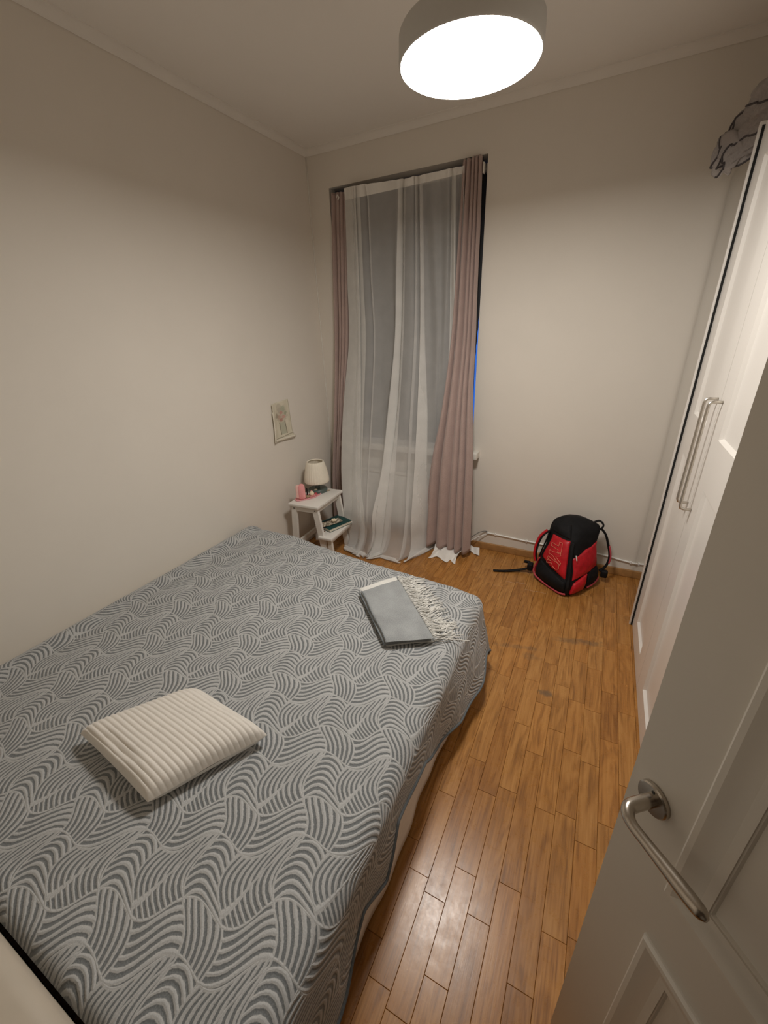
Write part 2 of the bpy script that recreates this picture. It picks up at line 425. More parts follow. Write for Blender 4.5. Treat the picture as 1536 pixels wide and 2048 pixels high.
# door frame casing on the near wall
dc = MB()
dc.box(DX0-.07, DX0, YN-.13, YN+.015, 0, DZ+.07, .004); dc.box(DX1, DX1+.07, YN-.13, YN+.015, 0, DZ+.07, .004); dc.box(DX0, DX1, YN-.13, YN+.015, DZ, DZ+.07, .004)
struct(dc.build('trim_1', 'door_paint', auto=30))
# plaster cove between walls and ceiling
def cove(name, p, q, inward):
    m = MB(); p, q, n = Vector(p), Vector(q), Vector(inward); N = 24
    prof = [(0, -.031), (.004, -.034), (.008, -.0305), (.016, -.020), (.028, -.009), (.040, -.0055), (.046, -.004), (.046, 0), (0, 0)]
    vs, fs = [], []
    for i in range(N+1):
        c = p.lerp(q, i/N); wz = nz(i*.9, inward[0]*3, 0)*.0016
        for (a, b) in prof: vs.append(c + n*a + Vector((0, 0, b + (wz if b < -.02 else 0))))
    k = len(prof)
    for i in range(N):
        for j in range(k): j2 = (j+1) % k; fs.append((i*k+j, i*k+j2, (i+1)*k+j2, (i+1)*k+j))
    m._add(vs, fs); return struct(m.build(name, 'cove', auto=40))
cove('trim_2', (X0, YN, ZC), (X0, YB, ZC), (1, 0, 0))
cove('trim_3', (X0, YB, ZC), (XR, YB, ZC), (0, -1, 0))
# pale caulk bead down the corner
bead = MB(); bead.tube([(X0+.003, YB-.003, z) for z in [2.84 - i*.2 for i in range(15)]], [.0045+.001*nz(i*1.3, 2, 0) for i in range(15)], 8)
struct(bead.build('trim_4', 'white_trim', smooth=True))
# oak baseboards
m = MB(); m.box(X0, XR, YB-.016, YB, 0, .058, .004); struct(m.build('baseboard_back', 'oak', auto=30))
m = MB(); m.box(X0, X0+.014, YN, YB-.016, 0, .058, .004); struct(m.build('baseboard_left', 'white_trim', auto=30))

# ---------------------------------------------------------------- window in the recess
win = MB(); YW = YB+.162; WXo = (WX0, WX1); WX0, WX1 = WX0-.10, WX1+.10      # the window unit is set behind the wall and wider than the opening
fw = .06
for a in ((WX0, WX0+fw, WZ0, WZ1), (WX1-fw, WX1, WZ0, WZ1), (WX0+fw, WX1-fw, WZ1-fw, WZ1), (WX0+fw, WX1-fw, WZ0, WZ0+fw)):
    win.box(a[0], a[1], YW, YW+.07, a[2], a[3])
win = struct(win.build('window_1', 'window_frame'))
xm = (WX0+WX1)/2
for (a, b) in ((WX0+fw, xm-.012), (xm+.012, WX1-fw)):
    for (c, d) in ((WZ0+fw, 1.98), (2.03, WZ1-fw)):
        s = MB(); t = .055
        s.box(a, a+t, YW+.005, YW+.055, c, d); s.box(b-t, b, YW+.005, YW+.055, c, d); s.box(a+t, b-t, YW+.005, YW+.055, d-t, d); s.box(a+t, b-t, YW+.005, YW+.055, c, c+t)
        s = s.build('casement', 'window_frame', win)
        MB().box(a+t, b-t, YW+.025, YW+.031, c+t, d-t).build('pane', 'glass', s)
m = MB(); m.box(xm-.012, xm+.012, YW-.004, YW+.06, WZ0+fw, WZ1-fw); m.box(WX0+fw, WX1-fw, YW-.004, YW+.06, 1.98, 2.03); m.build('mullion', 'window_frame', win)
WX0, WX1 = WXo
m = MB(); m.box(WX0+.004, WX1-.004, YB-.002, YW, WZ0-.02, WZ0+.028); m.box(WX0-.035, -.757, 2.952, YB-.001, WZ0-.02, WZ0+.030, .004); m.build('window_sill', 'white_trim', win, auto=30)
# dark roller blind behind the curtains
bl = empty('roller_blind', ((WX0+WX1)/2, YB+.10, 1.0), 'dark grey roller blind lowered behind the sheer curtain', 'blind')
BXR = WX1-.050
def blind_pt(u, v):
    z = 2.585-1.705*v; xr = itp(z, [1.30, 1.95], [-.868, -.838]) + .0018*math.sin(z*75)
    return (WX0+.02 + (xr-WX0-.02)*u, YB+.10+.003*math.sin(u*9), z)
m = MB(); m.grid(40, 120, blind_pt); m.build('fabric', 'blind', bl, smooth=True, solid=.001)
m = MB(); m.tube([(WX0+.012, YB+.10, 2.60), (WX1-.012, YB+.10, 2.60)], .022, 16); m.build('roller', 'window_frame', bl, smooth=True)
m = MB(); m.box(WX0+.02, BXR, YB+.094, YB+.106, .866, .884); m.build('bottom_bar', 'blind', bl)
# ---------------------------------------------------------------- radiator under the sill
rad = empty('radiator', (-1.40, 3.0, .0), 'white ribbed panel radiator behind the sheer curtain under the sill', 'radiator')
m = MB(); m.box(-1.86, -.93, 2.965, 3.0, .13, .585, .006); m.build('panel', 'radiator', rad, auto=30)
for i in range(22):
    xx = -1.84 + i*.0415
    m = MB(); m.box(xx, xx+.026, 2.957, 2.967, .155, .56, .0035); m.build('rib', 'radiator', rad, auto=30)
m = MB(); m.box(-1.865, -.925, 2.955, 3.012, .583, .592); m.build('top_grille', 'radiator', rad)
for xx in (-1.72, -1.08):
    m = MB(); m.box(xx, xx+.03, 3.0, YB-.003, .25, .28); m.build('bracket', 'radiator', rad)
m = MB(); m.tube([(-.915, 2.985, .17), (-.90, 2.985, .14), (-.90, 2.985, 0)], .009, 10); m.build('pipe', 'radiator', rad, smooth=True)

# ---------------------------------------------------------------- ceiling lamp
LC = (-.491, 1.562, 0); LR = .204; LZ = 2.400; LT = 2.470
lamp = empty('ceiling_lamp', (LC[0], LC[1], ZC), 'round drum ceiling lamp with glowing white diffuser', 'lamp')
m = MB(); m.lathe([(.002, LT+.001), (LR*.9, LT+.001), (LR-.004, LT), (LR, LT-.006), (LR+.001, LZ+.012), (LR+.001, LZ+.003), (LR-.001, LZ), (LR-.004, LZ), (LR-.005, LZ+.003), (LR-.005, LT-.02)], 96, LC, cap=False)
m.build('housing', 'lamp_body', lamp, auto=40)
m = MB(); m.lathe([(.002, LZ+.001), (LR*.5, LZ+.001), (LR-.008, LZ+.0016), (LR-.0055, LZ+.004)], 96, LC, cap=False)
m.build('diffuser', 'diffuser', lamp, smooth=True)
m = MB(); m.lathe([(.010, LT), (.010, ZC-.03)], 20, LC); m.build('stem', 'lamp_body', lamp, auto=40)
m = MB(); m.lathe([(.012, ZC-.032), (.055, ZC-.028), (.060, ZC-.002)], 40, LC); m.build('ceiling_rose', 'lamp_body', lamp, auto=40)

# ---------------------------------------------------------------- room door (open, seen from its back)
dd = Vector((-.637, .771, 0)).normalized(); dn = Vector((-dd.y, dd.x, 0))   # dn points towards the camera side
if dn.dot(Vector((-.2, -.55, 0))) < 0: dn = -dn
edge = Vector((.144, .565, 0)); DW = .80; hinge = edge - dd*DW
DM = Matrix((( dd.x, dn.x, 0, hinge.x), (dd.y, dn.y, 0, hinge.y), (0, 0, 1, 0), (0, 0, 0, 1)))   # local x along leaf, y towards camera, z up
door = MB(); DH = 2.03
# leaf built from stiles and rails with recessed panels
pan = [(.155, .645, .21, .715), (.155, .645, 0.955, 1.85)]
stile = [(0, .155, .008, DH), (.645, .80, .008, DH), (.155, .645, .008, .21), (.155, .645, .715, .955), (.155, .645, 1.85, DH)]
for (a, b, c, d) in stile: door.box(a, b, -.04, 0, c, d)
door.xf(DM); door = struct(door.build('door_1', 'door_paint'))
for (a, b, c, d) in pan:
    m = MB(); m.box(a, b, -.032, -.007, c, d); m.xf(DM); m.build('panel', 'door_paint', door)
    # raised bolection moulding round each panel
    m = MB(); W = .052
    prof = [(-.004, 0), (-.004, .004), (.0, .0085), (.008, .0095), (.016, .0065), (.030, .001), (.044, -.0015), (.050, -.003), (.052, -.007)]
    loops = []
    for (t, hgt) in prof:
        t2 = t - .048
        loops.append([(a-.0+t2, hgt, c+t2), (b-t2, hgt, c+t2), (b-t2, hgt, d-t2), (a+t2, hgt, d-t2)])
    vs = [p for L in loops for p in L]; fs = []
    for i in range(len(prof)-1):
        for j in range(4): j2 = (j+1) % 4; fs.append((i*4+j, i*4+j2, (i+1)*4+j2, (i+1)*4+j))
    m._add(vs, fs); m.xf(DM); m.build('moulding', 'door_paint', door, auto=25)
    m = MB(); m.box(a+.06, b-.06, -.009, -.0062, c+.06, d-.06, .0012); m.xf(DM); m.build('field', 'door_paint', door, auto=30)
HX, HZ = DW-.046, 1.03
hd = MB(); R90 = Matrix.Rotation(-PI/2, 4, 'X')
hd.lathe([(.0245, 0), (.0265, .002), (.0265, .007), (.0245, .009), (.013, .0095)], 40).xf(Matrix.Translation((HX, 0, HZ)) @ R90); hd.xf(DM)
rose = hd.build('door_handle', 'nickel', door, auto=40)
lv = MB()
pts = [(HX, .006, HZ), (HX, .025, HZ), (HX, .040, HZ), (HX-.002, .050, HZ), (HX-.010, .0575, HZ-.001), (HX-.022, .060, HZ-.003), (HX-.045, .058, HZ-.004), (HX-.075, .0555, HZ-.004), (HX-.105, .054, HZ-.003), (HX-.125, .053, HZ-.002), (HX-.133, .0525, HZ-.0015)]
rr = [.0105, .0105, .0105, .0102, .0092, .0082, .0082, .0092, .0100, .0088, .0035]
P2 = [cr([Vector(p) for p in pts], i/40) for i in range(41)]; R2 = [cr([Vector((q, 0, 0)) for q in rr], i/40).x for i in range(41)]
lv.tube(P2, R2, 16).xf(DM); lv.build('lever', 'nickel', rose, smooth=True)
for s_ in (-.018, .018):
    m = MB(); m.lathe([(.0028, .0088), (.0028, .0098)], 12, (s_*.0, 0, 0)).xf(Matrix.Translation((HX, 0, HZ+s_)) @ R90); m.xf(DM); m.build('screw', 'screw', rose)
for zz in (.25, 1.75):
    m = MB(); m.tube([Vector((0.0, -.046, zz)), Vector((0.0, -.046, zz+.09))], .007, 12).xf(DM); m.build('hinge', 'nickel', door, smooth=True)

# ---------------------------------------------------------------- wardrobe
FX = .395
wr = empty('wardrobe', (.70, 1.91, 0), 'tall white shaker wardrobe with two panelled doors along the wall', 'wardrobe')
WY0, WY1, WM = 1.376, 2.446, 1.912
m = MB(); m.box(FX+.022, XR-.005, WY0, WY1, .0, 2.36); m.build('body', 'wardrobe', wr)
m = MB(); m.box(.378, XR-.005, WY1+.004, WY1+.022, 0, 2.375, .0015); m.build('cover_panel', 'wardrobe', wr, auto=30)
m = MB(); m.box(.379, XR-.005, WY0-.022, WY0-.004, 0, 2.375, .0015); m.build('cover_panel', 'wardrobe', wr, auto=30)
m = MB(); m.box(.386, FX+.003, WY1-.0005, WY1+.0042, .004, 2.362); m.build('seal_strip', 'black', wr)
def wdoor(y0, y1, hy):
    g = .0015; z0, z1 = .008, 2.366; st = .125; dx = .012; bv = .010
    m = MB()
    ps = [(y0+st, y1-st, .118, 1.118), (y0+st, y1-st, 1.306, z1-.125)]
    for (a, b, c, d) in ((y0+g, y0+st, z0, z1), (y1-st, y1-g, z0, z1), (y0+st, y1-st, z0, .118), (y0+st, y1-st, 1.118, 1.306), (y0+st, y1-st, z1-.125, z1)):
        m.box(FX, FX+.018, a, b, c, d)
    d_ = m.build('door', 'wardrobe', wr)
    for (a, b, c, d) in ps:
        m = MB()
        L = [(FX, a, c), (FX, b, c), (FX, b, d), (FX, a, d)]; I = [(FX+dx, a+bv, c+bv), (FX+dx, b-bv, c+bv), (FX+dx, b-bv, d-bv), (FX+dx, a+bv, d-bv)]
        m._add(L+I, [(4, 5, 6, 7)] + [(i, (i+1) % 4, 4+(i+1) % 4, 4+i) for i in range(4)]); m.build('panel', 'wardrobe', d_)
    m = MB(); zt, zb, so = 1.425, 1.005, .040
    P = [(FX, hy, zb), (FX-so+.014, hy, zb), (FX-so+.004, hy, zb+.003), (FX-so, hy, zb+.014), (FX-so, hy, zb+.06)] + [(FX-so, hy, zb+.06+(zt-zb-.12)*i/6) for i in range(1, 6)] + [(FX-so, hy, zt-.06), (FX-so, hy, zt-.014), (FX-so+.004, hy, zt-.003), (FX-so+.014, hy, zt), (FX, hy, zt)]
    m.tube(P, .0055, 14); m.build('handle', 'steel', d_, smooth=True)
wdoor(WM, WY1, WM+.040); wdoor(WY0, WM, WM-.040)
# mirror-fronted corner cabinet filling the space between the wardrobe and the far wall
mc = empty('corner_cabinet', (.70, 2.75, 0), 'mirror fronted corner cabinet between the white wardrobe and far wall', 'cabinet')
m = MB(); m.box(.414, XR-.005, WY1+.026, YB-.018, 0, 2.33); m.build('body', 'wardrobe', mc)
m = MB(); m.box(.408, .413, WY1+.028, YB-.020, .002, 2.33); m.build('mirror', 'mirror', mc)

# ================================================================ CURTAINS
SK = [
[(-1.82,3.055,2.615),(-1.817,3.048,2.492),(-1.832,3.025,2.026),(-1.847,3.005,1.633),(-1.908,2.95,1.127),(-1.88,2.806,.643),(-1.775,2.636,.332)],
[(-1.703,3.015,2.603),(-1.707,3.008,2.484),(-1.708,2.985,2.022),(-1.718,2.965,1.633),(-1.715,2.91,1.134),(-1.673,2.774,.654),(-1.572,2.621,.339)],
[(-1.799,3.055,2.615),(-1.8,3.048,2.493),(-1.806,3.025,2.026),(-1.819,3.005,1.633),(-1.859,2.95,1.127),(-1.83,2.806,.643),(-1.716,2.636,.332)],
[(-1.719,3.015,2.603),(-1.723,3.008,2.484),(-1.73,2.985,2.022),(-1.736,2.965,1.633),(-1.748,2.91,1.134),(-1.716,2.774,.654),(-1.622,2.61,.345)],
[(-1.783,3.055,2.615),(-1.788,3.048,2.493),(-1.792,3.025,2.026),(-1.796,3.005,1.633),(-1.796,2.95,1.127),(-1.75,2.806,.642),(-1.658,2.638,.331)],
[(-1.682,3.02,2.604),(-1.674,3.013,2.486),(-1.673,2.99,2.022),(-1.672,2.97,1.633),(-1.69,2.915,1.133),(-1.661,2.778,.652),(-1.599,2.619,.34)],
[(-1.633,3.045,2.609),(-1.62,3.038,2.494),(-1.615,3.015,2.025),(-1.607,2.995,1.632),(-1.625,2.94,1.128),(-1.606,2.798,.644),(-1.557,2.651,.323)],
[(-1.63,3.025,2.603),(-1.617,3.018,2.489),(-1.613,2.995,2.022),(-1.605,2.975,1.632),(-1.623,2.92,1.132),(-1.606,2.782,.65),(-1.556,2.633,.332)],
[(-1.548,3.043,2.604),(-1.541,3.036,2.496),(-1.54,3.013,2.024),(-1.541,2.993,1.632),(-1.542,2.938,1.128),(-1.516,2.796,.644),(-1.493,2.664,.316)],
[(-1.45,3.035,2.597),(-1.446,3.028,2.496),(-1.447,3.005,2.023),(-1.449,2.985,1.631),(-1.489,2.93,1.129),(-1.481,2.79,.647),(-1.482,2.659,.318)],
[(-1.38,3.01,2.587),(-1.382,3.003,2.491),(-1.404,2.98,2.02),(-1.42,2.96,1.632),(-1.463,2.905,1.134),(-1.474,2.77,.654),(-1.499,2.633,.332)],
[(-1.361,3.055,2.599),(-1.359,3.048,2.504),(-1.363,3.025,2.025),(-1.375,3.005,1.631),(-1.393,2.95,1.125),(-1.38,2.806,.64),(-1.383,2.699,.296)],
[(-1.372,3.015,2.588),(-1.377,3.008,2.492),(-1.395,2.985,2.021),(-1.414,2.965,1.632),(-1.452,2.91,1.133),(-1.454,2.774,.652),(-1.473,2.643,.326)],
[(-1.342,3.06,2.599),(-1.35,3.053,2.505),(-1.365,3.03,2.025),(-1.382,3.01,1.631),(-1.395,2.955,1.124),(-1.373,2.81,.638),(-1.369,2.707,.292)],
[(-1.341,3.025,2.589),(-1.346,3.018,2.496),(-1.357,2.995,2.022),(-1.374,2.975,1.631),(-1.392,2.92,1.13),(-1.404,2.782,.649),(-1.404,2.668,.313)],
[(-1.287,3.015,2.586),(-1.291,3.008,2.495),(-1.291,2.985,2.02),(-1.293,2.965,1.631),(-1.315,2.91,1.132),(-1.309,2.824,.632),(-1.287,2.686,.302)],
[(-1.267,3.05,2.596),(-1.263,3.043,2.505),(-1.261,3.02,2.024),(-1.26,3.0,1.63),(-1.271,2.945,1.125),(-1.26,2.852,.621),(-1.231,2.73,.279)],
[(-1.268,3.02,2.587),(-1.265,3.013,2.497),(-1.263,2.99,2.021),(-1.271,2.97,1.631),(-1.279,2.915,1.131),(-1.271,2.828,.631),(-1.233,2.703,.293)],
[(-1.234,3.055,2.598),(-1.227,3.048,2.507),(-1.211,3.025,2.024),(-1.2,3.005,1.63),(-1.153,2.95,1.123),(-1.124,2.856,.619),(-1.094,2.767,.259)],
[(-1.235,3.015,2.586),(-1.232,3.008,2.496),(-1.224,2.985,2.02),(-1.222,2.965,1.631),(-1.219,2.91,1.132),(-1.213,2.824,.632),(-1.191,2.709,.29)],
[(-1.218,3.05,2.597),(-1.208,3.043,2.506),(-1.179,3.02,2.024),(-1.159,3.0,1.63),(-1.147,2.945,1.124),(-1.131,2.852,.621),(-1.108,2.759,.263)],
[(-1.155,3.027,2.591),(-1.144,3.02,2.502),(-1.119,2.997,2.021),(-1.097,2.977,1.63),(-1.09,2.922,1.128),(-1.073,2.834,.627),(-1.062,2.75,.267)],
[(-1.104,3.043,2.596),(-1.096,3.036,2.507),(-1.082,3.013,2.022),(-1.073,2.993,1.63),(-1.072,2.938,1.125),(-1.053,2.846,.622),(-1.029,2.766,.258)],
[(-1.041,3.02,2.59),(-1.042,3.013,2.502),(-1.035,2.99,2.02),(-1.042,2.97,1.63),(-1.04,2.915,1.13),(-1.014,2.828,.629),(-.985,2.748,.268)],
[(-1.032,3.05,2.599),(-1.029,3.043,2.511),(-1.018,3.02,2.023),(-1.008,3.0,1.629),(-1.004,2.945,1.123),(-.981,2.852,.62),(-.96,2.772,.255)],
[(-1.002,3.02,2.59),(-1.0,3.013,2.503),(-.983,2.99,2.02),(-.969,2.97,1.63),(-.963,2.915,1.129),(-.941,2.828,.628),(-.919,2.748,.267)],
[(-.987,3.05,2.599),(-.984,3.043,2.512),(-.966,3.02,2.023),(-.957,3.0,1.629),(-.942,2.945,1.123),(-.917,2.852,.619),(-.885,2.772,.254)],
[(-.95,3.035,2.595),(-.947,3.028,2.509),(-.927,3.005,2.021),(-.916,2.985,1.629),(-.907,2.93,1.126),(-.881,2.84,.623),(-.849,2.76,.26)],
]
HEM = [(-1.744,2.558),(-1.648,2.524),(-1.561,2.499),(-1.484,2.506),(-1.401,2.551),(-1.283,2.542),(-1.218,2.545),(-1.154,2.599),(-1.065,2.647),(-.987,2.664),(-.927,2.674),(-.865,2.735),(-.816,2.843)]
sheer = empty('sheer_curtain', (-1.40, 2.9, 0), 'white sheer voile curtain with gathered header puddling on the floor', 'curtain')
NK = len(SK)
def hem_at(x):
    xs = [p[0] for p in HEM]; return itp(x, xs, [p[1] for p in HEM])
cols = []
for i, c in enumerate(SK):
    c = [Vector(p) for p in c]
    c[0].y -= .035; c[1].y -= .028; c[2].y -= .012
    for k, yb in ((3, 2.985), (4, 2.955), (5, 2.945), (6, 2.935)):      # right part stays behind the pink curtain
        f = sst(-1.16, -1.05, c[k].x)
        c[k].y = c[k].y*(1-f) + (max(c[k].y, yb))*f
    b = c[-1]; back = sst(-1.16, -1.05, b.x)
    hx = b.x + (-.03 if b.x < -1.3 else .02)*.5; hx = max(hx, -1.744); hy = hem_at(hx)*(1-back) + 2.92*back
    out = .10 + .05*math.sin(i*2.1)
    c.append(Vector((b.x*.7+hx*.3, b.y*.55 + (hy+out)*.45 - .01, .13)))
    c.append(Vector((hx, hy+out*.55, .030 + .012*math.sin(i*1.7))))
    c.append(Vector((hx+.012*math.sin(i*2.7), hy + .03*math.sin(i*1.9), .022 + .014*math.sin(i*2.9+1))))
    c.append(Vector((hx+.02*math.sin(i*1.3), hy - .012 + .018*math.sin(i*1.9+.6), .006)))
    cols.append(c)
NV = len(cols[0])-1
def sheer_pt(u, v):
    k = [cr(c, v) for c in cols]
    p = cr(k, u); wr_ = .004*nz(u*40, v*7, 1.5)*sst(.55, .95, v)
    p.y += wr_*2; p.z = max(p.z, .003); return p
vs_h = 1.0/NV*.78
m = MB(); m.grid(28*9, 90, lambda u, v: sheer_pt(u, vs_h + v*(1-vs_h)), lambda u, v: (u*3, v*2.6)); m.build('voile', 'sheer', sheer, smooth=True)
m = MB(); m.grid(28*9, 6, lambda u, v: sheer_pt(u, v*vs_h) + Vector((0, .0015*math.sin(u*220), .008*nz(u*22, 3, 0)*(1-v))), lambda u, v: (u*3, v*.12)); m.build('header_tape', 'sheer_dense', sheer, smooth=True)
m = MB(); m.grid(28*9, 16, lambda u, v: sheer_pt(u, .885+v*.115) + Vector((0, -.002-.008*abs(math.sin(u*47))*v, .003+.012*v*abs(math.sin(u*61+v*2)))), lambda u, v: (u*3, v*.05)); m.build('hem', 'sheer_fold', sheer, smooth=True)
for (ka, kb, ve) in ((0, 1, .80), (4.1, 5, .72), (10, 11, .93), (13.1, 13.9, .5), (18.1, 19, .86), (23.9, 25.2, .6)):   # gathered folds and the stitched side hem
    m = MB(); m.grid(10, 80, lambda u, v: sheer_pt((ka+(kb-ka)*u)/(NK-1), vs_h+v*(ve-vs_h)) + Vector((0, -.003, 0)), lambda u, v: (u*.1, v*2.6)); m.build('gathered_fold', 'sheer_fold', sheer, smooth=True)
m = MB(); m.tube([sheer_pt(11/(NK-1), vs_h+i/80*(.9-vs_h)) + Vector((.002, -.004, 0)) for i in range(81)], .0022, 6); m.build('side_seam', 'sheer_dense', sheer, smooth=True)
# loose hem flaps escaping below the pink curtain
fl = MB()
def flap_band(u, v):
    x = -1.04 + .245*u; sc = .5+.5*math.sin(u*PI*4.4+.3)
    return (x + .02*math.sin(v*3+u*9), 2.86 - (.125 + .05*sc)*v, .006 + .045*(1-v)**2 + (.012+.016*sc)*math.sin(min(v*1.15, 1)*PI) + .003*math.sin(u*30+v*5))
fl.grid(60, 14, flap_band, lambda u, v: (u*.3, v*.2))
fl.grid(14, 12, lambda u, v: (-.80+.115*u+.02*v, 2.955 - .075*v*(.5+.5*u) + .01*math.sin(u*5), .006 + .03*(1-v)**2 + .012*abs(math.sin(u*4+1))), lambda u, v: (u*.1, v*.1))
fl.build('hem_fold', 'sheer_dense', sheer, smooth=True)

# curtain rail
rail = empty('curtain_rail', (-1.39, 3.10, 2.56), 'white slim curtain rail across the window recess', 'rail')
m = MB(); m.tube([(WX0, 3.085, 2.578), (-1.4, 3.085, 2.578), (WX1, 3.085, 2.578)], .009, 12); m.build('rod', 'white_trim', rail, smooth=True)
for xx in (WX0+.012, WX1-.004):
    m = MB(); m.box(xx-.010, xx+.004, 3.07, 3.10, 2.55, 2.605, .002); m.build('end_bracket', 'white_trim', rail, auto=30)

def drape(name, label, L, R, n, amp, lin, hemz, ph=0., bulge=0.):
    root = empty(name, (L[-1][0], L[-1][1], 0), label, 'curtain', 'pink velvet curtains at the window')
    L = [Vector(p) for p in L]; R = [Vector(p) for p in R]
    def pt(u, v, off=0.):
        a, b = cr(L, v), cr(R, v); p = a.lerp(b, u)
        w = n*2*PI*u + ph + .5*math.sin(v*3+u*4) + 1.1*math.sin(u*PI*2.6+ph+.4*v)
        grow = (.55+.6*v)*(.55+.75*abs(math.sin(u*PI*1.7+.5+ph)))
        p.y += amp*grow*math.sin(w) + amp*.15*math.sin(w*2+1+v) + off
        p.x += (b.x-a.x)/n*.20*math.sin(w*1.0+1.2)*(1 - abs(2*u-1)**6)
        p.y += bulge*math.sin(PI*u)*sst(.5, 1, v)*-1
        p.z += .012*math.sin(w+1)*sst(.9, 1, v)
        return p
    m = MB(); m.grid(n*16, 70, pt, lambda u, v: (u*1.2, v*2.6)); cl = m.build('velvet_panel', 'velvet', root, smooth=True, solid=.003, offset=0)
    m = MB(); m.grid(n*10, 50, lambda u, v: pt(u*lin[1]+lin[0], v*.985+.002, .030), lambda u, v: (u, v*2.6)); m.build('lining', 'lining', root, smooth=True)
    return root, pt
pr, prf = drape('velvet_curtain', 'dusty pink velvet curtain hanging beside the cable on the bare wall',
    [(-.968, 3.025, 2.625), (-.977, 3.01, 2.294), (-.985, 3.0, 1.987), (-.998, 2.98, 1.621), (-1.031, 2.915, 1.156), (-1.096, 2.865, .68), (-1.125, 2.83, .055)],
    [(-.851, 3.025, 2.635), (-.839, 3.01, 2.295), (-.834, 3.0, 1.987), (-.822, 2.98, 1.621), (-.806, 2.93, 1.25), (-.759, 2.865, .675), (-.735, 2.83, .045)], 5, .024, (.05, .93), .05)
m = MB(); m.box(-.842, -.834, 3.02, 3.05, 2.545, 2.60, .002); m.build('hook', 'white_trim', pr, auto=30)
pl, plf = drape('velvet_curtain', 'dusty pink velvet curtain hanging in the corner behind the step stool',
    [(-1.945, 3.05, 2.61), (-1.967, 3.03, 2.068), (-1.984, 3.02, 1.643), (-2.012, 2.98, 1.088), (-2.07, 2.95, .498), (-2.09, 2.94, .05)],
    [(-1.808, 3.05, 2.60), (-1.833, 3.03, 2.058), (-1.861, 3.02, 1.64), (-1.915, 2.98, 1.092), (-1.955, 2.945, .51), (-1.93, 2.93, .05)], 4, .02, (.03, .95), .05, 1.0)
m = MB(); m.grid(10, 20, lambda u, v: (-1.955+.10*u, 2.93-.012*math.sin(u*7), .52-.46*v), lambda u, v: (u, v)); m.build('lining_edge', 'lining', pl, smooth=True)
m = MB(); m.tube([(-1.885, 3.02, 2.57), (-1.875, 3.015, 2.585), (-1.865, 3.02, 2.57), (-1.875, 3.02, 2.555)], .004, 8); m.build('hook', 'white_trim', pl, smooth=True)

# ---------------------------------------------------------------- cables on the far wall
cb = empty('wall_cable', (-.1, 3.03, 0.14), 'white cable clipped along the far wall above the oak baseboard', 'cable')
P = [(-.655, 3.031, .152), (-.55, 3.034, .147), (-.388, 3.034, .140), (-.28, 3.034, .137), (-.21, 3.033, .136), (-.05, 3.034, .138), (.182, 3.034, .140), (.33, 3.034, .123), (.50, 3.034, .108), (.80, 3.034, .09)]
m = MB(); m.tube([cr([Vector(p) for p in P], i/60) for i in range(61)], .0065, 10); m.build('cord', 'cable', cb, smooth=True)
for i in (5, 16, 27, 38, 49):
    q = cr([Vector(p) for p in P], i/60); m = MB(); m.box(q.x-.006, q.x+.006, 3.026, 3.04, q.z-.009, q.z+.010, .002); m.build('clip', 'cable', cb, auto=30)
lw = MB(); P = [(-.82, 2.93, .09), (-.77, 2.96, .115), (-.72, 3.0, .15), (-.69, 3.02, .162), (-.66, 3.03, .165), (-.645, 3.032, .155)]
lw.tube([cr([Vector(p) for p in P], i/24) for i in range(25)], .0028, 8)
tag(lw.build('loose_wire', 'grey_wire', smooth=True), 'thin dark wire curling out from behind the pink curtain', 'wire')
lw = MB(); P = [(-.82, 2.93, .07), (-.76, 2.97, .09), (-.71, 3.0, .12), (-.67, 3.02, .135), (-.64, 3.03, .15), (-.63, 3.033, .16)]
lw.tube([cr([Vector(p) for p in P], i/24) for i in range(25)], .0032, 8)
tag(lw.build('loose_wire', 'cable', smooth=True), 'thin pale wire curling out from behind the pink curtain', 'wire')

# ================================================================ BED
bed = empty('bed', (-1.25, .9, 0), 'low double bed with cream headboard pushed against the wall', 'bed')
BX0, BX1, BY0, BY1 = -2.115, -.412, .012, 1.735
m = MB(); m.box(BX0, BX1-.02, BY0, BY1, .03, .20, .02); m.build('base', 'bed_base', bed, auto=40)
m = MB(); m.box(BX0, BX1, BY0, BY1, .20, .452, .045); m.build('mattress', 'mattress', bed, auto=50)
m = MB()
def skirt(u, v):
    y = .02 + 1.71*u; z = .425 - .41*v
    return (-.402 + (.022*v + .006*math.sin(y*11)*v + .003*math.sin(y*31+1)*v), y, z)
m.grid(120, 12, skirt); m.build('valance', 'sheet', bed, smooth=True, solid=.002)
m = MB(); m.box(BX0-.01, -.36, -.090, -.007, .02, .96, .022); m.build('headboard', 'headboard', bed, auto=60)
for (xx, yy) in ((BX0+.05, .1), (BX1-.1, .1), (BX0+.05, 1.65), (BX1-.1, 1.65)):
    m = MB(); m.box(xx, xx+.05, yy, yy+.05, 0, .03); m.build('leg', 'bed_base', bed)

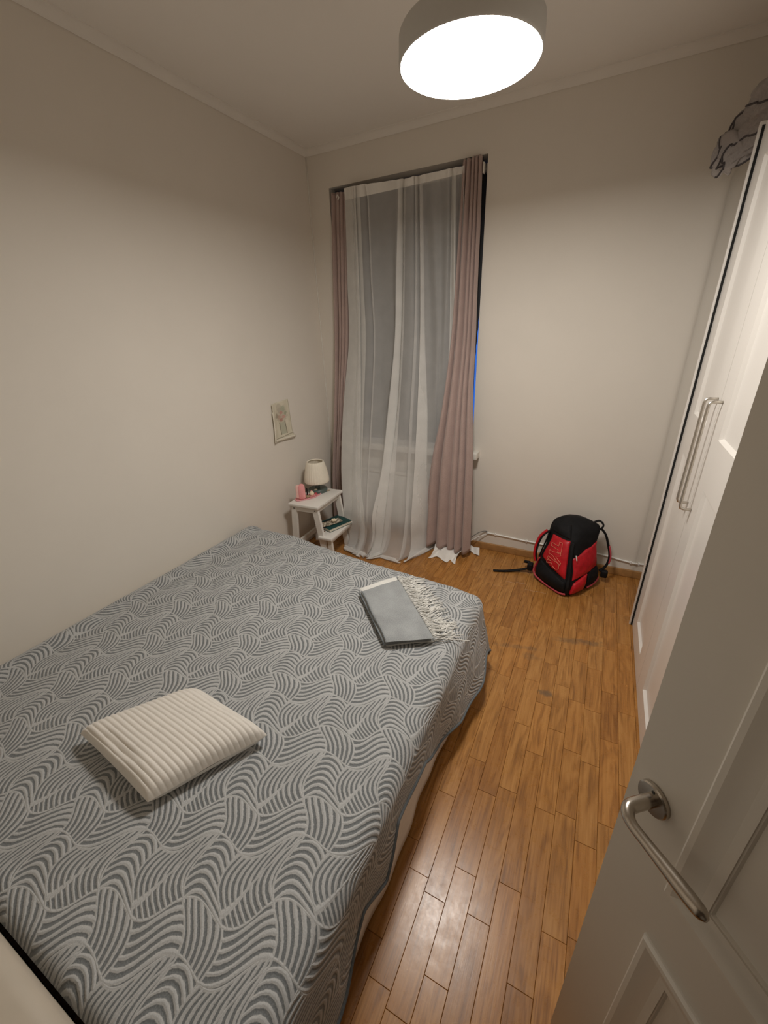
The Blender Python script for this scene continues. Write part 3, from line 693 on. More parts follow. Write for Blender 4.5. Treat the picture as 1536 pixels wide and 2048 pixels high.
# ---------------------------------------------------------------- bedspread: one draped grid
ZT, RD, SX = .466, .064, -.420
HY = [0, .1, .29, .34, .41, .47, .54, .58, .64, .68, .80, .90, 1.05, 1.25, 1.45, 1.68, 2.1]
HZT = [.12, .10, .105, .13, .19, .235, .187, .17, .25, .31, .29, .292, .18, .12, .115, .14, .16]
HA = PI*RD/2
def ty(s): return itp(s, [-2.13, -1.7, -1.45, -1.0, -.55, -.420], [1.835, 1.850, 1.800, 1.745, 1.715, 1.690])
S0 = -2.165
def spread(s, t):
    """s: cloth coordinate across the bed (=x on the flat top), t: along the bed (=y on the top)"""
    tyv = ty(s); dx, dy = max(0, s-SX), max(0, t-tyv)
    x, y = min(s, SX), min(t, tyv); z = ZT
    # soft undulation of the top
    fx = sst(-2.13, -2.0, s)
    und = .007*nz(s*2.3, t*2.1, 0) + .0035*nz(s*6, t*5, 4) + .0045*nz(s*13+t*4, t*9, 7)
    und += .014*math.exp(-((s+2.035)/.05)**2)*(1+.4*math.sin(t*5)) - .008*math.exp(-((s+1.965)/.03)**2)
    z += und*fx
    if s < -2.045:                      # rolls down against the wall
        k = (-2.045 - s)/.10; z -= .075*k*k; x = -2.045 - (.072*math.sin(min(k, 1.2)*PI/2.4))
    if t < .05:                         # drops into the gap by the headboard
        k = (.05-t)/.05; z -= .018*k*k + .03*max(0, k-.6); y = .002 + .048*(1-k) if k < 1 else .002
    r = math.hypot(dx, dy)
    if r > 0:
        ux, uy = dx/r, dy/r
        a = min(r, HA)/RD; out = RD*math.sin(a); dz = RD*(1-math.cos(a)); rest = max(0, r-HA)
        q = t if dx > dy else s*1.3
        wave = (.5*math.sin(q*9.5+.4) + .5*math.sin(q*21+1.0))
        fl = .035 + .05*wave + .16*sst(1.0, 1.5, y)*(dx > 0)
        out += rest*fl; dz += rest*.985
        x += ux*out; y += uy*out; z -= dz
        z += .5*max(0, .0)
    z = max(z, .012)
    return Vector((x, y, z))
def over(t):
    return HA + max(0, ZT - RD - itp(min(t, 2.05), HY, HZT))
NT, NF, NO = 215, 176, 34
T1 = 1.69 + .27
def sv(i, t):
    if i <= NF: return S0 + (SX - S0)*i/NF
    return SX + over(t)*(i-NF)/NO
m = MB(); vs, uvs, fs = [], [], []
W_ = NF+NO+1
for j in range(NT+1):
    tt = j/NT
    for i in range(W_):
        s_ = sv(i, T1*tt); t_ = (ty(min(s_, SX)) + .27)*tt
        s_ = sv(i, t_)
        if i > NF: t_ -= 0
        p = spread(s_, t_); vs.append(p); uvs.append((s_, t_))
for j in range(NT):
    for i in range(W_-1):
        a = j*W_+i; fs.append((a, a+1, a+W_+1, a+W_))
m._add(vs, fs, uvs)
bs = empty('bedspread', (-1.2, .9, .47), 'grey and white quilted bedspread with curved basketweave stripes covering the bed', 'bedspread')
m.build('quilt', 'bedspread', bs, smooth=True, solid=.007, offset=-1)
eg = [vs[j*W_+W_-1] for j in range(0, NT+1)] + [vs[NT*W_+i] for i in range(W_-2, -1, -1)]
m = MB(); m.tube([p + Vector((.001, 0, 0)) for p in eg], .0058, 8); m.build('binding', 'binding', bs, smooth=True)

# ---------------------------------------------------------------- ribbed cushion
A, B, C, Dp = (Vector(q) for q in ((-1.365, .360, .476), (-1.150, .655, .474), (-.792, .628, .474), (-.955, .318, .476)))
NR = 21
def cush(top):
    def f(u, v):        # u along A->D (along the ribs), v along A->B (across the ribs)
        p = (A.lerp(Dp, u)).lerp(B.lerp(C, u), v)
        cu, cv = 2*u-1, 2*v-1
        pinch = 1 - .05*(1-cu*cu)*abs(cv)**3 - 0
        c = (A+B+C+Dp)/4
        q = c + (p-c)*1.0
        ins = .018*((1-cv*cv)*abs(cu)**6 + (1-cu*cu)*abs(cv)**6)
        q = q + (c-q)*ins
        th = (max(0, 1-cu**6)*max(0, 1-cv**6))**.48
        z = .475 + .040
        if top:
            rib = .0055*abs(math.sin(PI*NR*(v + .006*math.sin(u*6)+.008*nz(u*3, v*3, 3))))**.55
            q.z = .508 + .062*th + rib*min(1, th*2.0) + .005*nz(u*3, v*3, 1) - .010*math.exp(-((v-.10)/.05)**2)*math.exp(-((u-.5)/.25)**2)
        else: q.z = .508 - .036*th**.8
        return q
    return f
cu_ = empty('cushion', (-1.06, .49, .47), 'cream plush cushion with soft ribs lying on the bedspread', 'cushion')
m = MB(); m.grid(70, NR*10, cush(True), lambda u, v: (u*.4, v*.37)); m.build('ribbed_cover', 'plush', cu_, smooth=True)
m = MB(); m.grid(40, 40, cush(False), lambda u, v: (u*.4, v*.37)); m.build('underside', 'plush', cu_, smooth=True)

# ---------------------------------------------------------------- folded throw with fringe
th_ = empty('throw_blanket', (-.70, 1.40, .47), 'folded grey wool throw with white fringe at the foot of the bed', 'blanket')
TL, TR, BR, BL = (Vector((q[0], q[1], 0)) for q in ((-.930, 1.462), (-.800, 1.640), (-.468, 1.292), (-.645, 1.180)))
def tp(u, v): return (TL.lerp(TR, u)).lerp(BL.lerp(BR, u), v)     # u: towards the fringe, v: towards the near end
def layer(z0, h, u0, u1, v0, v1, mat, name, r=.006, dz=0.):
    m = MB(); N, K = 26, 26
    def pt(u, v, side):
        p = tp(u0+(u1-u0)*u, v0+(v1-v0)*v); e = min(u/.05, (1-u)/.05, v/.05, (1-v)/.05, 1)
        rr = h/2*math.sqrt(max(0, 1-(1-e)**2)); lift = .002*nz(p.x*12, p.y*12, z0*50) + .0035*math.sin(u*5+v*2+z0*60)*.5
        return Vector((p.x, p.y, z0 + h/2 + side*rr + lift))
    m.grid(N, K, lambda u, v: pt(u, v, 1), lambda u, v: (u*.25, v*.4)); m.grid(N, K, lambda u, v: pt(u, v, -1), lambda u, v: (u*.25, v*.4))
    return m.build(name, mat, th_, smooth=True)
layer(.470, .009, .03, 1.02, -.02, .985, 'fringe', 'white_border')
layer(.478, .011, .00, .97, .00, .99, 'throw', 'fold_layer')
layer(.488, .011, -.02, .96, -.005, 1.0, 'throw', 'fold_layer')
layer(.496, .010, .04, .98, -.045, .30, 'fringe', 'white_border')
layer(.498, .013, .02, 1.0, .03, 1.01, 'throw', 'top_layer')
m = MB()
for vv in (.05,): m.tube([tp(.025+.01*math.sin(k*.4), .06+.93*k/24) + Vector((0, 0, .5125+.001*math.sin(k))) for k in range(25)], .0018, 6)
m.tube([tp(-.012, .02+.97*k/24) + Vector((0, 0, .4955)) for k in range(25)], .0022, 6)
m.build('dark_stitching', 'binding', th_, smooth=True)
m = MB(); od = (TR-TL).normalized()
for i in range(150):
    v = -.03 + 1.04*(i//2)/74 + random.uniform(-.006, .006); up = i % 2
    st = tp(1.0, v) + Vector((0, 0, .506 - .014*up)); ln = random.uniform(.085, .16); an = random.uniform(-.55, .55); cu = random.uniform(-1.2, 1.2)
    P = []; p = st.copy(); a = an*.3
    for k in range(9):
        P.append(p.copy()); d_ = Matrix.Rotation(a, 3, 'Z') @ od; p = p + d_*(ln/8); a += cu*.09 + random.uniform(-.12, .12) + (an-a)*.1
        gz = .4725 + random.uniform(0, .006) ; p.z = max(gz, st.z - .010*k)
    P = [q + Vector((0, 0, 0)) for q in P]
    m.tube(P, .0020, 5)
o = m.build('fringe', 'fringe', th_, smooth=True); o['kind'] = 'stuff'

# ================================================================ STEP STOOL AND WHAT STANDS ON IT
ST = Matrix.Translation((-1.9065, 2.449, 0)) @ Matrix.Rotation(math.radians(3.6), 4, 'Z')
st = empty('step_stool', (-1.9065, 2.449, 0), 'white wooden step stool used as a bedside table', 'stool')
def sp(mb, name, mat='stool', **k): mb.xf(ST); return mb.build(name, mat, st, **k)
sp(MB().box(-.134, .134, -.195, .195, .478, .500, .004), 'top', auto=30)
sp(MB().box(.110, .232, -.200, .212, .228, .250, .004), 'step', auto=30)
for sy in (-1, 1):
    y = sy*.168
    sp(MB().hexa([(-.160, y-.012, 0), (-.115, y-.012, 0), (-.115, y+.012, 0), (-.160, y+.012, 0)], [(-.118, y-.012, .478), (-.072, y-.012, .478), (-.072, y+.012, .478), (-.118, y+.012, .478)]), 'leg')
    sp(MB().hexa([(.135, y-.012, 0), (.182, y-.012, 0), (.182, y+.012, 0), (.135, y+.012, 0)], [(.070, y-.012, .478), (.118, y-.012, .478), (.118, y+.012, .478), (.070, y+.012, .478)]), 'leg')
    sp(MB().hexa([(.196, y-.012, 0), (.232, y-.012, 0), (.232, y+.012, 0), (.196, y+.012, 0)], [(.180, y-.012, .229), (.214, y-.012, .229), (.214, y+.012, .229), (.180, y+.012, .229)]), 'leg')
    sp(MB().box(-.075, .075, y-.010, y+.010, .438, .478), 'side_rail')
    sp(MB().box(-.128, .145, y-.010, y+.010, .105, .140), 'side_rail')
    for xx in (-.095, .094):
        b = MB(); b.lathe([(.005, 0), (.005, .0015)], 12).xf(Matrix.Translation((xx, y+sy*.0115, .458)) @ Matrix.Rotation(-sy*PI/2, 4, 'X')); sp(b, 'screw', 'screw')
sp(MB().box(.085, .107, -.156, .156, .436, .478), 'cross_rail')
sp(MB().box(-.112, -.092, -.156, .156, .44, .478), 'cross_rail')
sp(MB().box(-.142, -.122, -.156, .156, .105, .14), 'cross_rail')
sp(MB().box(.192, .210, -.156, .156, .196, .229), 'cross_rail')

tl = empty('table_lamp', (-1.964, 2.556, .5), 'small table lamp with cream pleated shade and grey green base', 'lamp')
c = (-1.964, 2.556, .5)
m = MB(); m.lathe([(.070, .0), (.078, .002), (.079, .010), (.078, .022), (.074, .027), (.020, .0285), (.002, .0285)], 48, c); m.build('base', 'lamp_green', tl, auto=40)
m = MB(); m.lathe([(.019, .028), (.0185, .05), (.0185, .10)], 24, c); m.build('stem', 'lamp_green', tl, auto=40)
m = MB(); m.lathe([(.014, .0285), (.0135, .0315), (.002, .032)], 20, (c[0]+.012, c[1]-.043, c[2])); m.build('switch_button', 'paper', tl, auto=40)
pl_ = lambda a, z: 1 + .013*math.sin(a*34 + 8*z + 2.0*math.sin(a*3))
m = MB(); m.lathe([(.098, .085), (.101, .092), (.099, .12), (.091, .17), (.082, .21), (.073, .243), (.069, .252), (.062, .2535), (.059, .252)], 170, c, cap=False, fn=pl_); sh = m.build('shade', 'lamp_shade', tl, smooth=True, solid=.0015)
m = MB(); m.tube([(c[0]+.0655*math.cos(a*PI/24), c[1]+.0655*math.sin(a*PI/24), c[2]+.253) for a in range(49)], .004, 8); m.build('shade_trim', 'lamp_shade', sh, smooth=True)

# pink tray and the things on it
def blobby(n, rx, ry, amp, fq, ph): return [((rx*(1+amp*math.sin(fq*t+ph)))*math.cos(t), (ry*(1+amp*math.sin(fq*t+ph)))*math.sin(t)) for t in [2*PI*k/n for k in range(n)]]
m = MB(); out = blobby(64, .046, .112, .06, 5, .5); RZ = Matrix.Rotation(math.radians(-26), 3, 'Z')
vs = []; TC = Vector((-1.955, 2.402, .5))
for (k, z) in ((.90, .0005), (.97, .002), (1.0, .009), (.97, .0095), (.93, .004), (.0, .003)):
    for (a, b) in out: q = RZ @ Vector((a*k, b*k, 0)); vs.append((TC.x+q.x, TC.y+q.y, TC.z+z))
fs = []
for i in range(5):
    for k in range(64): k2 = (k+1) % 64; fs.append((i*64+k, i*64+k2, (i+1)*64+k2, (i+1)*64+k))
m._add(vs, fs); tag(m.build('tray', 'tray_pink', smooth=True), 'pink wavy edged trinket tray on the white stool', 'tray')
br = empty('hair_brush', (-1.967, 2.355, .504), 'rounded pink hairbrush standing upright on the pink tray', 'brush')
def slab(cx, cy, z0, z1, w, d, th, ang):
    m = MB(); n = 40; pts = []
    r = w/2
    for k in range(n):
        a = 2*PI*k/n; xx, zz = r*math.cos(a), r*math.sin(a); zz = (z1-r+zz) if zz > 0 else (z0+r*.5+zz*.5); pts.append((xx, zz))
    R = Matrix.Rotation(ang, 3, 'Z'); vs = []
    for (k, y) in ((.86, -d/2), (.97, -d/2*.8), (1, 0), (.97, d/2*.8), (.86, d/2)):
        mz = (z0+z1)/2
        for (a, b) in pts: q = R @ Vector((a*k, y, 0)); vs.append((cx+q.x, cy+q.y, mz+(b-mz)*(.5+.5*k) if k < 1 else b))
    fs = [tuple(range(n)), tuple(range(4*n, 5*n))]
    for i in range(4):
        for k in range(n): k2 = (k+1) % n; fs.append((i*n+k, i*n+k2, (i+1)*n+k2, (i+1)*n+k))
    return m._add(vs, fs)
slab(-1.966, 2.352, .5045, .630, .052, .030, 0, .62).build('back', 'pink', br, auto=50)
slab(-1.985, 2.352-.016, .515, .626, .042, .018, 0, .62).build('bristle_pad', 'pink_light', br, auto=50)
m = MB(); m.tube([(-1.970, 2.420, .507), (-1.970, 2.420, .570)], .0055, 12); tag(m.build('mascara_tube', 'bag_black', auto=40), 'thin black cosmetic tube upright on the pink tray', 'cosmetic')
m = MB(); m.lathe([(.001, 0), (.019, .0), (.022, .005), (.021, .010), (.012, .013), (.001, .0135)], 24, (-1.954, 2.400, .5045), cap=False); tag(m.build('compact_case', 'tan', smooth=True), 'small round tan compact lying on the pink tray', 'cosmetic')
bt = empty('perfume_bottle', (-1.944, 2.444, .5045), 'tiny round cream bottle on the pink tray', 'bottle')
m = MB(); m.lathe([(.001, 0), (.012, .001), (.019, .010), (.020, .020), (.014, .032), (.006, .037), (.001, .0375)], 24, (-1.944, 2.444, .5045), cap=False); m.build('body', 'cream', bt, smooth=True)
m = MB(); m.lathe([(.0055, .036), (.006, .044), (.001, .0445)], 14, (-1.944, 2.444, .5045)); m.build('cap', 'pink', bt, auto=40)
m = MB(); m.tube([(-1.935, 2.488, .508), (-1.925, 2.510, .509), (-1.905, 2.545, .507), (-1.888, 2.575, .506), (-1.879, 2.592, .507), (-1.868, 2.595, .5075)], [.0045, .003, .003, .0032, .006, .003], 10); tag(m.build('hair_clip', 'tan', smooth=True), 'slim tan metal hair stick in front of the table lamp', 'hair clip')
m = MB(); m.lathe([(.001, 0), (.010, .001), (.012, .006), (.008, .012), (.001, .013)], 18, (-1.930, 2.478, .5045), cap=False); tag(m.build('bead', 'bag_pipe', smooth=True), 'small dark red bead at the end of the pink tray', 'bead')

# books on the step
def bookbox(cx, cy, z0, L_, W_, H_, ang, label, mat):
    r = empty('book', (cx, cy, z0), label, 'book'); T = Matrix.Translation((cx, cy, z0)) @ Matrix.Rotation(ang, 4, 'Z')
    m = MB().box(-L_/2, L_/2, -W_/2, W_/2, 0, .0025, .001); m.xf(T); m.build('cover', mat, r, auto=30)
    m = MB().box(-L_/2, L_/2, -W_/2, W_/2, H_-.0025, H_, .001); m.xf(T); m.build('cover', mat, r, auto=30)
    m = MB().box(-L_/2-.0015, -L_/2+.002, -W_/2, W_/2, 0, H_, .001); m.xf(T); m.build('spine', mat, r, auto=30)
    m = MB().box(-L_/2+.002, L_/2-.004, -W_/2+.004, W_/2-.004, .0025, H_-.0025); m.xf(T); m.build('pages', 'paper', r)
    return r
bookbox(-1.783, 2.492, .2505, .175, .232, .026, math.radians(-18), 'dark green cloth book lying on the stool step', 'book_green')
bookbox(-1.822, 2.428, .2768, .100, .150, .005, math.radians(-24), 'thin dark notebook on top of the green book', 'bag_black')
m = MB(); T = Matrix.Translation((-1.800, 2.445, .2825)) @ Matrix.Rotation(math.radians(-30), 4, 'Z')
m.grid(16, 16, lambda u, v: T @ Vector(((u-.5)*.082, (v-.5)*.205, .001+.006*abs(2*v-1)**3)), lambda u, v: (u*.5, v)); tag(m.build('postcard', 'card', smooth=True, solid=.0006), 'printed picture card lying on the dark notebook', 'card')
fl_ = empty('fabric_flower', (-1.772, 2.474, .281), 'cream scrunched fabric flower on the picture card', 'flower')
for k in range(7):
    a = k*2*PI/7; m = MB()
    m.grid(8, 8, lambda u, v: (-1.772 + math.cos(a+(u-.5)*1.3)*(.004+.020*v), 2.474 + math.sin(a+(u-.5)*1.3)*(.004+.020*v), .286 + .022*math.sin(v*PI*.8) + .004*math.sin(u*PI)), lambda u, v: (u, v)); m.build('petal', 'cream', fl_, smooth=True, solid=.001)
m = MB(); m.lathe([(.001, .012), (.010, .014), (.012, .022), (.006, .030), (.001, .031)], 16, (-1.772, 2.474, .279), cap=False); m.build('centre', 'cream', fl_, smooth=True)

# dark wires on the floor under the stool
m = MB(); P = [(-1.74, 2.72, .02), (-1.71, 2.70, .05), (-1.69, 2.68, .02), (-1.72, 2.66, .008), (-1.75, 2.68, .03), (-1.73, 2.71, .06), (-1.70, 2.72, .03), (-1.76, 2.76, .006)]
m.tube([cr([Vector(p) for p in P], i/60) for i in range(61)], .003, 6); tag(m.build('lamp_cord', 'grey_wire', smooth=True), 'tangled dark cord on the floor behind the stool step', 'cord')

# ---------------------------------------------------------------- drawing pinned on the wall
dr = empty('wall_drawing', (X0+.004, 2.41, 1.09), 'curling paper with a sketch of flowers in a glass vase on the wall', 'drawing')
def dpt(u, v):          # u along +y, v up
    y = 2.305 + .222*u + (.012 - .022*u)*(v) + .006*math.sin(v*3)*(1-u); z = .950 + .285*v + .020*(1-u)*0 + .012*u*v
    bow = .004 + .016*sst(.72, 1, 1-u)*sst(.1, .6, v)*0 + .018*sst(.80, 1, 1-v)*u + .012*sst(.78, 1, 1-u)
    return (X0 + bow, y, z)
m = MB(); m.grid(24, 30, dpt); m.build('paper', 'drawing', dr, smooth=True, solid=.0008)
m = MB(); m.grid(20, 6, lambda u, v: (dpt(u, .0)[0] + .010*math.sin(v*PI*.75) + .001, dpt(u, 0)[1]+.003*u, dpt(u, 0)[2] + .002 + .024*v*(1-.15*u))); m.build('curled_edge', 'paper', dr, smooth=True, solid=.0008)
m = MB(); m.grid(6, 20, lambda u, v: (dpt(0, v)[0] + .006*math.sin(u*PI) + .001, dpt(0, v)[1] - .010*u + .002, dpt(0, v*.80)[2])); m.build('curled_edge', 'paper', dr, smooth=True, solid=.0008)

# ================================================================ BACKPACK
SECT = [  # z: near, right, back, left corners in plan
 (.000, (.012, 2.585), (.172, 2.850), (-.050, 2.975), (-.222, 2.775)),
 (.035, (.008, 2.565), (.195, 2.862), (-.045, 2.990), (-.245, 2.768)),
 (.085, (.004, 2.562), (.200, 2.868), (-.045, 2.992), (-.248, 2.772)),
 (.130, (.004, 2.585), (.190, 2.874), (-.050, 2.992), (-.232, 2.782)),
 (.200, (-.002, 2.608), (.176, 2.880), (-.055, 2.992), (-.212, 2.795)),
 (.300, (-.010, 2.645), (.160, 2.882), (-.058, 2.990), (-.192, 2.812)),
 (.370, (-.014, 2.680), (.164, 2.892), (-.054, 2.986), (-.186, 2.824)),
 (.415, (-.018, 2.715), (.166, 2.898), (-.046, 2.980), (-.178, 2.836)),
 (.448, (-.024, 2.758), (.142, 2.898), (-.040, 2.962), (-.160, 2.850)),
 (.470, (-.032, 2.812), (.070, 2.888), (-.042, 2.930), (-.118, 2.860)),
 (.480, (-.040, 2.855), (-.010, 2.874), (-.042, 2.888), (-.066, 2.868)),
]
def corners(z):
    zs = [q[0] for q in SECT]; n = len(zs)-1
    for i in range(n):
        if z <= zs[i+1] or i == n-1: t = i + (z-zs[i])/(zs[i+1]-zs[i]); break
    t /= n
    return [cr([Vector((q[k+1][0], q[k+1][1], 0)) for q in SECT], t) for k in range(4)]
def BS(u, z, off=0.):
    """backpack skin: u 0 near corner, 1 right, 2 back, 3 left; z height"""
    def at(uu, zz):
        c = corners(zz); acc = Vector((0, 0, 0)); K = 9
        for k in range(K):
            q = (uu + (k-(K-1)/2)*.052) % 4; i = int(q); f = q - i; acc += c[i % 4].lerp(c[(i+1) % 4], f)
        p = acc/K; p.z = zz; 
        cx = (c[0]+c[1]+c[2]+c[3])/4; bul = .012*(math.sin((uu % 1)*PI))*(1-abs(zz-.2)/.3)
        d_ = Vector((p.x-cx.x, p.y-cx.y, 0)); d_.normalize() if d_.length > 1e-6 else None
        return p + d_*bul
    z = min(max(z, 0), .480); p = at(u, z)
    if off:
        a = at(u+.03, z) - at(u-.03, z); b = at(u, min(z+.01, .480)) - at(u, max(z-.01, 0)); n_ = a.cross(b)
        if n_.length > 0: p = p + n_.normalized()*off
    return p
bag = empty('backpack', (-.03, 2.78, 0), 'black and red sports backpack standing on the floor by the wall', 'backpack')
m = MB(); NUB, NVB = 96, 48
def crumple(p, u, z): return p + Vector((nz(p.x*18, p.y*18, z*14), nz(p.x*18+5, p.y*18, z*14), nz(p.x*15, p.y*15+9, z*12)))*.007*sst(.05, .2, z)
vs, fs = [], []
for j in range(NVB+1):
    z = .480*j/NVB
    for i in range(NUB): vs.append(crumple(BS(4*i/NUB, z), 4*i/NUB, z))
for j in range(NVB):
    for i in range(NUB): i2 = (i+1) % NUB; fs.append((j*NUB+i, j*NUB+i2, (j+1)*NUB+i2, (j+1)*NUB+i))
fs += [tuple(range(NUB))[::-1], tuple(range(NVB*NUB, (NVB+1)*NUB))]
m._add(vs, fs); m.build('main_body', 'bag_black', bag, smooth=True)
def bpatch(name, q, mat, off=.008, puff=.006, nu=22, nv=22, edge=True, parent=None):
    """quad patch given by (u, z) corners: bottom-left, bottom-right, top-right, top-left"""
    def f(a, b):
        u = (q[0][0]*(1-a)+q[1][0]*a)*(1-b) + (q[3][0]*(1-a)+q[2][0]*a)*b
        z = (q[0][1]*(1-a)+q[1][1]*a)*(1-b) + (q[3][1]*(1-a)+q[2][1]*a)*b
        e = min(min(a, 1-a)/.10, min(b, 1-b)/.10, 1); e = math.sqrt(max(0, 1-(1-e)**2))
        p = BS(u, z, (off + puff*math.sin(PI*a)*math.sin(PI*b))*e - .004*(1-e))
        return p + Vector((nz(p.x*22, p.y*22, z*22), nz(p.x*22+3, p.y*22, z*22), 0))*.004*e
    m = MB(); m.grid(nu, nv, f); o = m.build(name, mat, parent or bag, smooth=True)
    return o
fp = bpatch('front_pocket', [(3.13, .185), (3.93, .118), (3.955, .372), (3.30, .368)], 'red', .010, .012, 30, 30)
lp = bpatch('lower_pocket', [(3.08, .030), (3.985, .030), (3.985, .105), (3.10, .165)], 'bag_black', .008, .010)
bpatch('side_panel', [(.10, .115), (.86, .150), (.88, .335), (.09, .262)], 'red', .007, .010, 26, 26)
bpatch('side_pocket', [(.06, .022), (.47, .030), (.52, .140), (.17, .100)], 'red', .013, .010)
bpatch('side_mesh', [(.50, .02), (.92, .03), (.90, .145), (.55, .145)], 'bag_black', .008, .008)
bpatch('left_panel', [(2.55, .03), (3.03, .03), (3.05, .20), (2.60, .22)], 'red', .006, .006)
bpatch('top_flap', [(3.15, .385), (3.98, .375), (3.95, .455), (3.2, .455)], 'bag_black', .008, .008)
def along(pts, n, off): return [BS(*(lambda q: (q.x, q.y))(cr([Vector((a, b, 0)) for a, b in pts], i/n)), off) for i in range(n+1)]
m = MB(); m.tube(along([(3.03, .075), (3.10, .045), (3.4, .024), (3.7, .020), (3.97, .028)], 40, .013), .007, 8); m.build('piping', 'bag_pipe', bag, smooth=True)
m = MB(); m.tube(along([(3.03, .075), (3.03, .12), (3.12, .165)], 16, .010), .005, 8); m.build('piping', 'bag_pipe', bag, smooth=True)
m = MB(); m.tube(along([(.55, .03), (.75, .035), (.95, .06)], 16, .012), .007, 8); m.build('piping', 'bag_pipe', bag, smooth=True)
m = MB(); m.tube(along([(4.0, .02), (4.005, .10), (4.01, .20), (4.02, .30), (4.03, .36)], 24, .010), .012, 8, flat=.5); m.build('compression_strap', 'bag_black', bag, smooth=True)
m = MB(); m.tube(along([(3.0, .16), (3.06, .24), (3.14, .32), (3.18, .38)], 20, .012), .011, 8, flat=.5); m.build('compression_strap', 'bag_black', bag, smooth=True)
m = MB(); m.tube(along([(4.13, .285), (4.15, .262), (4.16, .25)], 8, .020), .0035, 8); m.build('zip_pull', 'cable', bag, smooth=True)
# outlined letters down the front pocket
def letter(pts, closed=True):
    # pts in pocket space: a across 0..1 (left to right), b down 0..1
    q = pts + ([pts[0]] if closed else [])
    out = []
    for k in range(len(q)-1):
        for i in range(6):
            t = i/6; out.append((q[k][0]+(q[k+1][0]-q[k][0])*t, q[k][1]+(q[k+1][1]-q[k][1])*t))
    out.append(q[-1])
    def f(a, b): u = 3.27 + .62*a; z = .362 - .198*b - .020*(a-.5); return BS(u, z, .0195 + .004*math.sin(PI*min(max(a, 0), 1)))
    m = MB(); m.tube([f(a, b) for a, b in out], .0016, 6); m.build('logo_letter', 'logo', fp, smooth=True)
# T, Y and R turned a quarter turn clockwise, reading downwards
letter([(.22, .26), (.62, .22), (.62, .08), (.78, .06), (.78, .42), (.62, .44), (.62, .33), (.22, .37)])
letter([(.20, .53), (.42, .50), (.76, .38), (.80, .46), (.56, .58), (.84, .68), (.80, .78), (.44, .62), (.20, .64)])
letter([(.22, .74), (.38, .74), (.78, .73), (.78, .90), (.66, .97), (.52, .93), (.46, .86), (.22, .97), (.22, .86), (.40, .82), (.22, .82)])
# shoulder straps behind, hip strap on the floor
P = [(.150, 2.905, .405), (.185, 2.915, .36), (.215, 2.915, .28), (.235, 2.905, .20), (.225, 2.895, .13), (.19, 2.885, .085)]
m = MB(); m.tube([cr([Vector(p) for p in P], i/40) for i in range(41)], .013, 10, flat=.6); m.build('shoulder_strap', 'bag_black', bag, smooth=True)
m = MB(); m.tube([cr([Vector(p) for p in P], (16+i)/40) + Vector((.006, -.004, 0)) for i in range(14)], .011, 10, flat=.6); m.build('strap_trim', 'bag_pipe', bag, smooth=True)
P = [(-.185, 2.835, .36), (-.225, 2.825, .31), (-.245, 2.81, .24), (-.248, 2.80, .17), (-.235, 2.79, .12)]
m = MB(); m.tube([cr([Vector(p) for p in P], i/40) for i in range(41)], .014, 10, flat=.6); m.build('shoulder_strap', 'red', bag, smooth=True)
m = MB(); m.tube([cr([Vector(p) for p in P], i/40) + Vector((.014, -.008, 0)) for i in range(41)], .010, 10, flat=.6); m.build('strap_trim', 'bag_black', bag, smooth=True)
m = MB(); P = [(-.235, 2.80, .05), (-.29, 2.80, .030), (-.36, 2.775, .014), (-.44, 2.742, .006), (-.515, 2.716, .005)]
m.tube([cr([Vector(p) for p in P], i/30) for i in range(31)], .015, 8, flat=.45); m.build('hip_strap', 'bag_black', bag, smooth=True)
m = MB().box(-.285, -.245, 2.775, 2.825, .03, .085, .010); m.build('buckle', 'bag_black', bag, auto=40)
m = MB().box(-.315, -.27, 2.835, 2.85, .055, .075, .004); m.build('buckle', 'bag_black', bag, auto=40)
m = MB().box(.20, .245, 2.86, 2.90, .045, .10, .012); m.build('buckle', 'bag_black', bag, auto=40)
P = [(.095, 2.90, .440), (.125, 2.905, .458), (.150, 2.905, .448), (.160, 2.90, .425), (.14, 2.885, .40)]
m = MB(); m.tube([cr([Vector(p) for p in P], i/20) for i in range(21)], .012, 8, flat=.5); m.build('grab_handle', 'bag_black', bag, smooth=True)

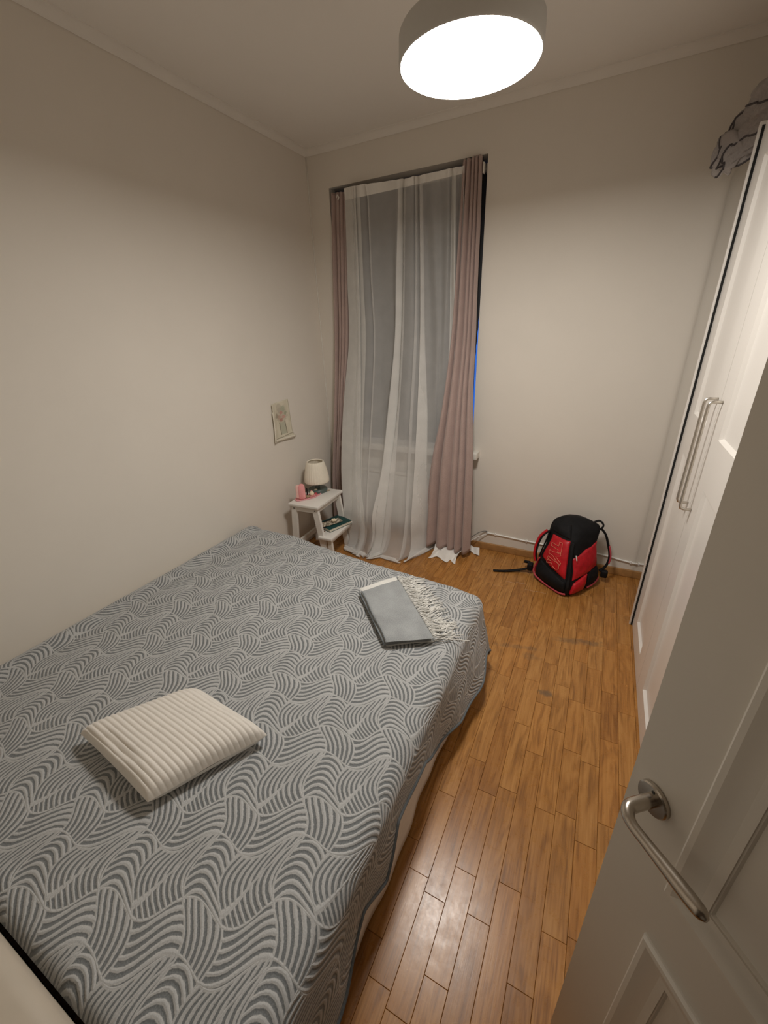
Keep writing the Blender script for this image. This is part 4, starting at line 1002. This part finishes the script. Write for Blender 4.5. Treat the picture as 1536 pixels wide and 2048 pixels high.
# ================================================================ GARMENT BAG ON TOP OF THE WARDROBE
gb = empty('garment_bag', (.6, 2.45, 2.37), 'crumpled grey fabric bag with dark edges drooping off the wardrobe top', 'bag')
def gpt(u, v):       # u: along from the hanging flap to the pile on top, v: around
    P = [(.315, 2.62, 2.295), (.335, 2.60, 2.36), (.385, 2.565, 2.415), (.44, 2.50, 2.47), (.52, 2.42, 2.51), (.66, 2.34, 2.52), (.80, 2.28, 2.50)]
    Rr = [.040, .070, .078, .092, .112, .115, .06]
    c = cr([Vector(p) for p in P], u); r = cr([Vector((q, 0, 0)) for q in Rr], u).x; a = 2*PI*v
    k = 1.06 + .42*nz(math.cos(a)*1.8+u*7, math.sin(a)*1.8, u*6) + .28*nz(math.cos(a)*4, math.sin(a)*4, u*16) - .10*abs(math.sin(a*3+u*22))
    off = Vector((math.cos(a)*.85, math.cos(a)*-.35, math.sin(a)*.95))*r*k
    p = c + off
    if p.y < 2.478 and p.x > .36: p.z = max(p.z, 2.378)
    elif p.x > .395: p.z = max(p.z, 2.336)
    return p
m = MB(); m.grid(60, 60, gpt, lambda u, v: (u, v*.5)); m.build('fabric', 'garment', gb, smooth=True)
for v0, a_, b_ in ((.52, .0, .7), (.30, .05, .8), (.66, .0, .5)):
    m = MB(); m.tube([gpt(a_+(b_-a_)*i/40, v0 + .06*math.sin(i*.22)) for i in range(41)], .004, 6); m.build('edge_piping', 'garment_edge', gb, smooth=True)
def flap(u, v): return (.288 + .112*u + .01*math.sin(v*5), 2.60 + .02*math.sin(u*5+v*3), 2.282 + .11*v + .010*u + .008*math.sin(u*7))
m = MB(); m.grid(16, 12, flap); m.build('flap', 'garment', gb, smooth=True, solid=.002)
m = MB(); m.tube([flap(i/20, 0) for i in range(21)] + [flap(1, i/8) for i in range(1, 9)], .004, 6); m.build('edge_piping', 'garment_edge', gb, smooth=True)
m = MB(); m.tube([flap(0, i/10) for i in range(11)], .0035, 6); m.build('edge_piping', 'garment_edge', gb, smooth=True)
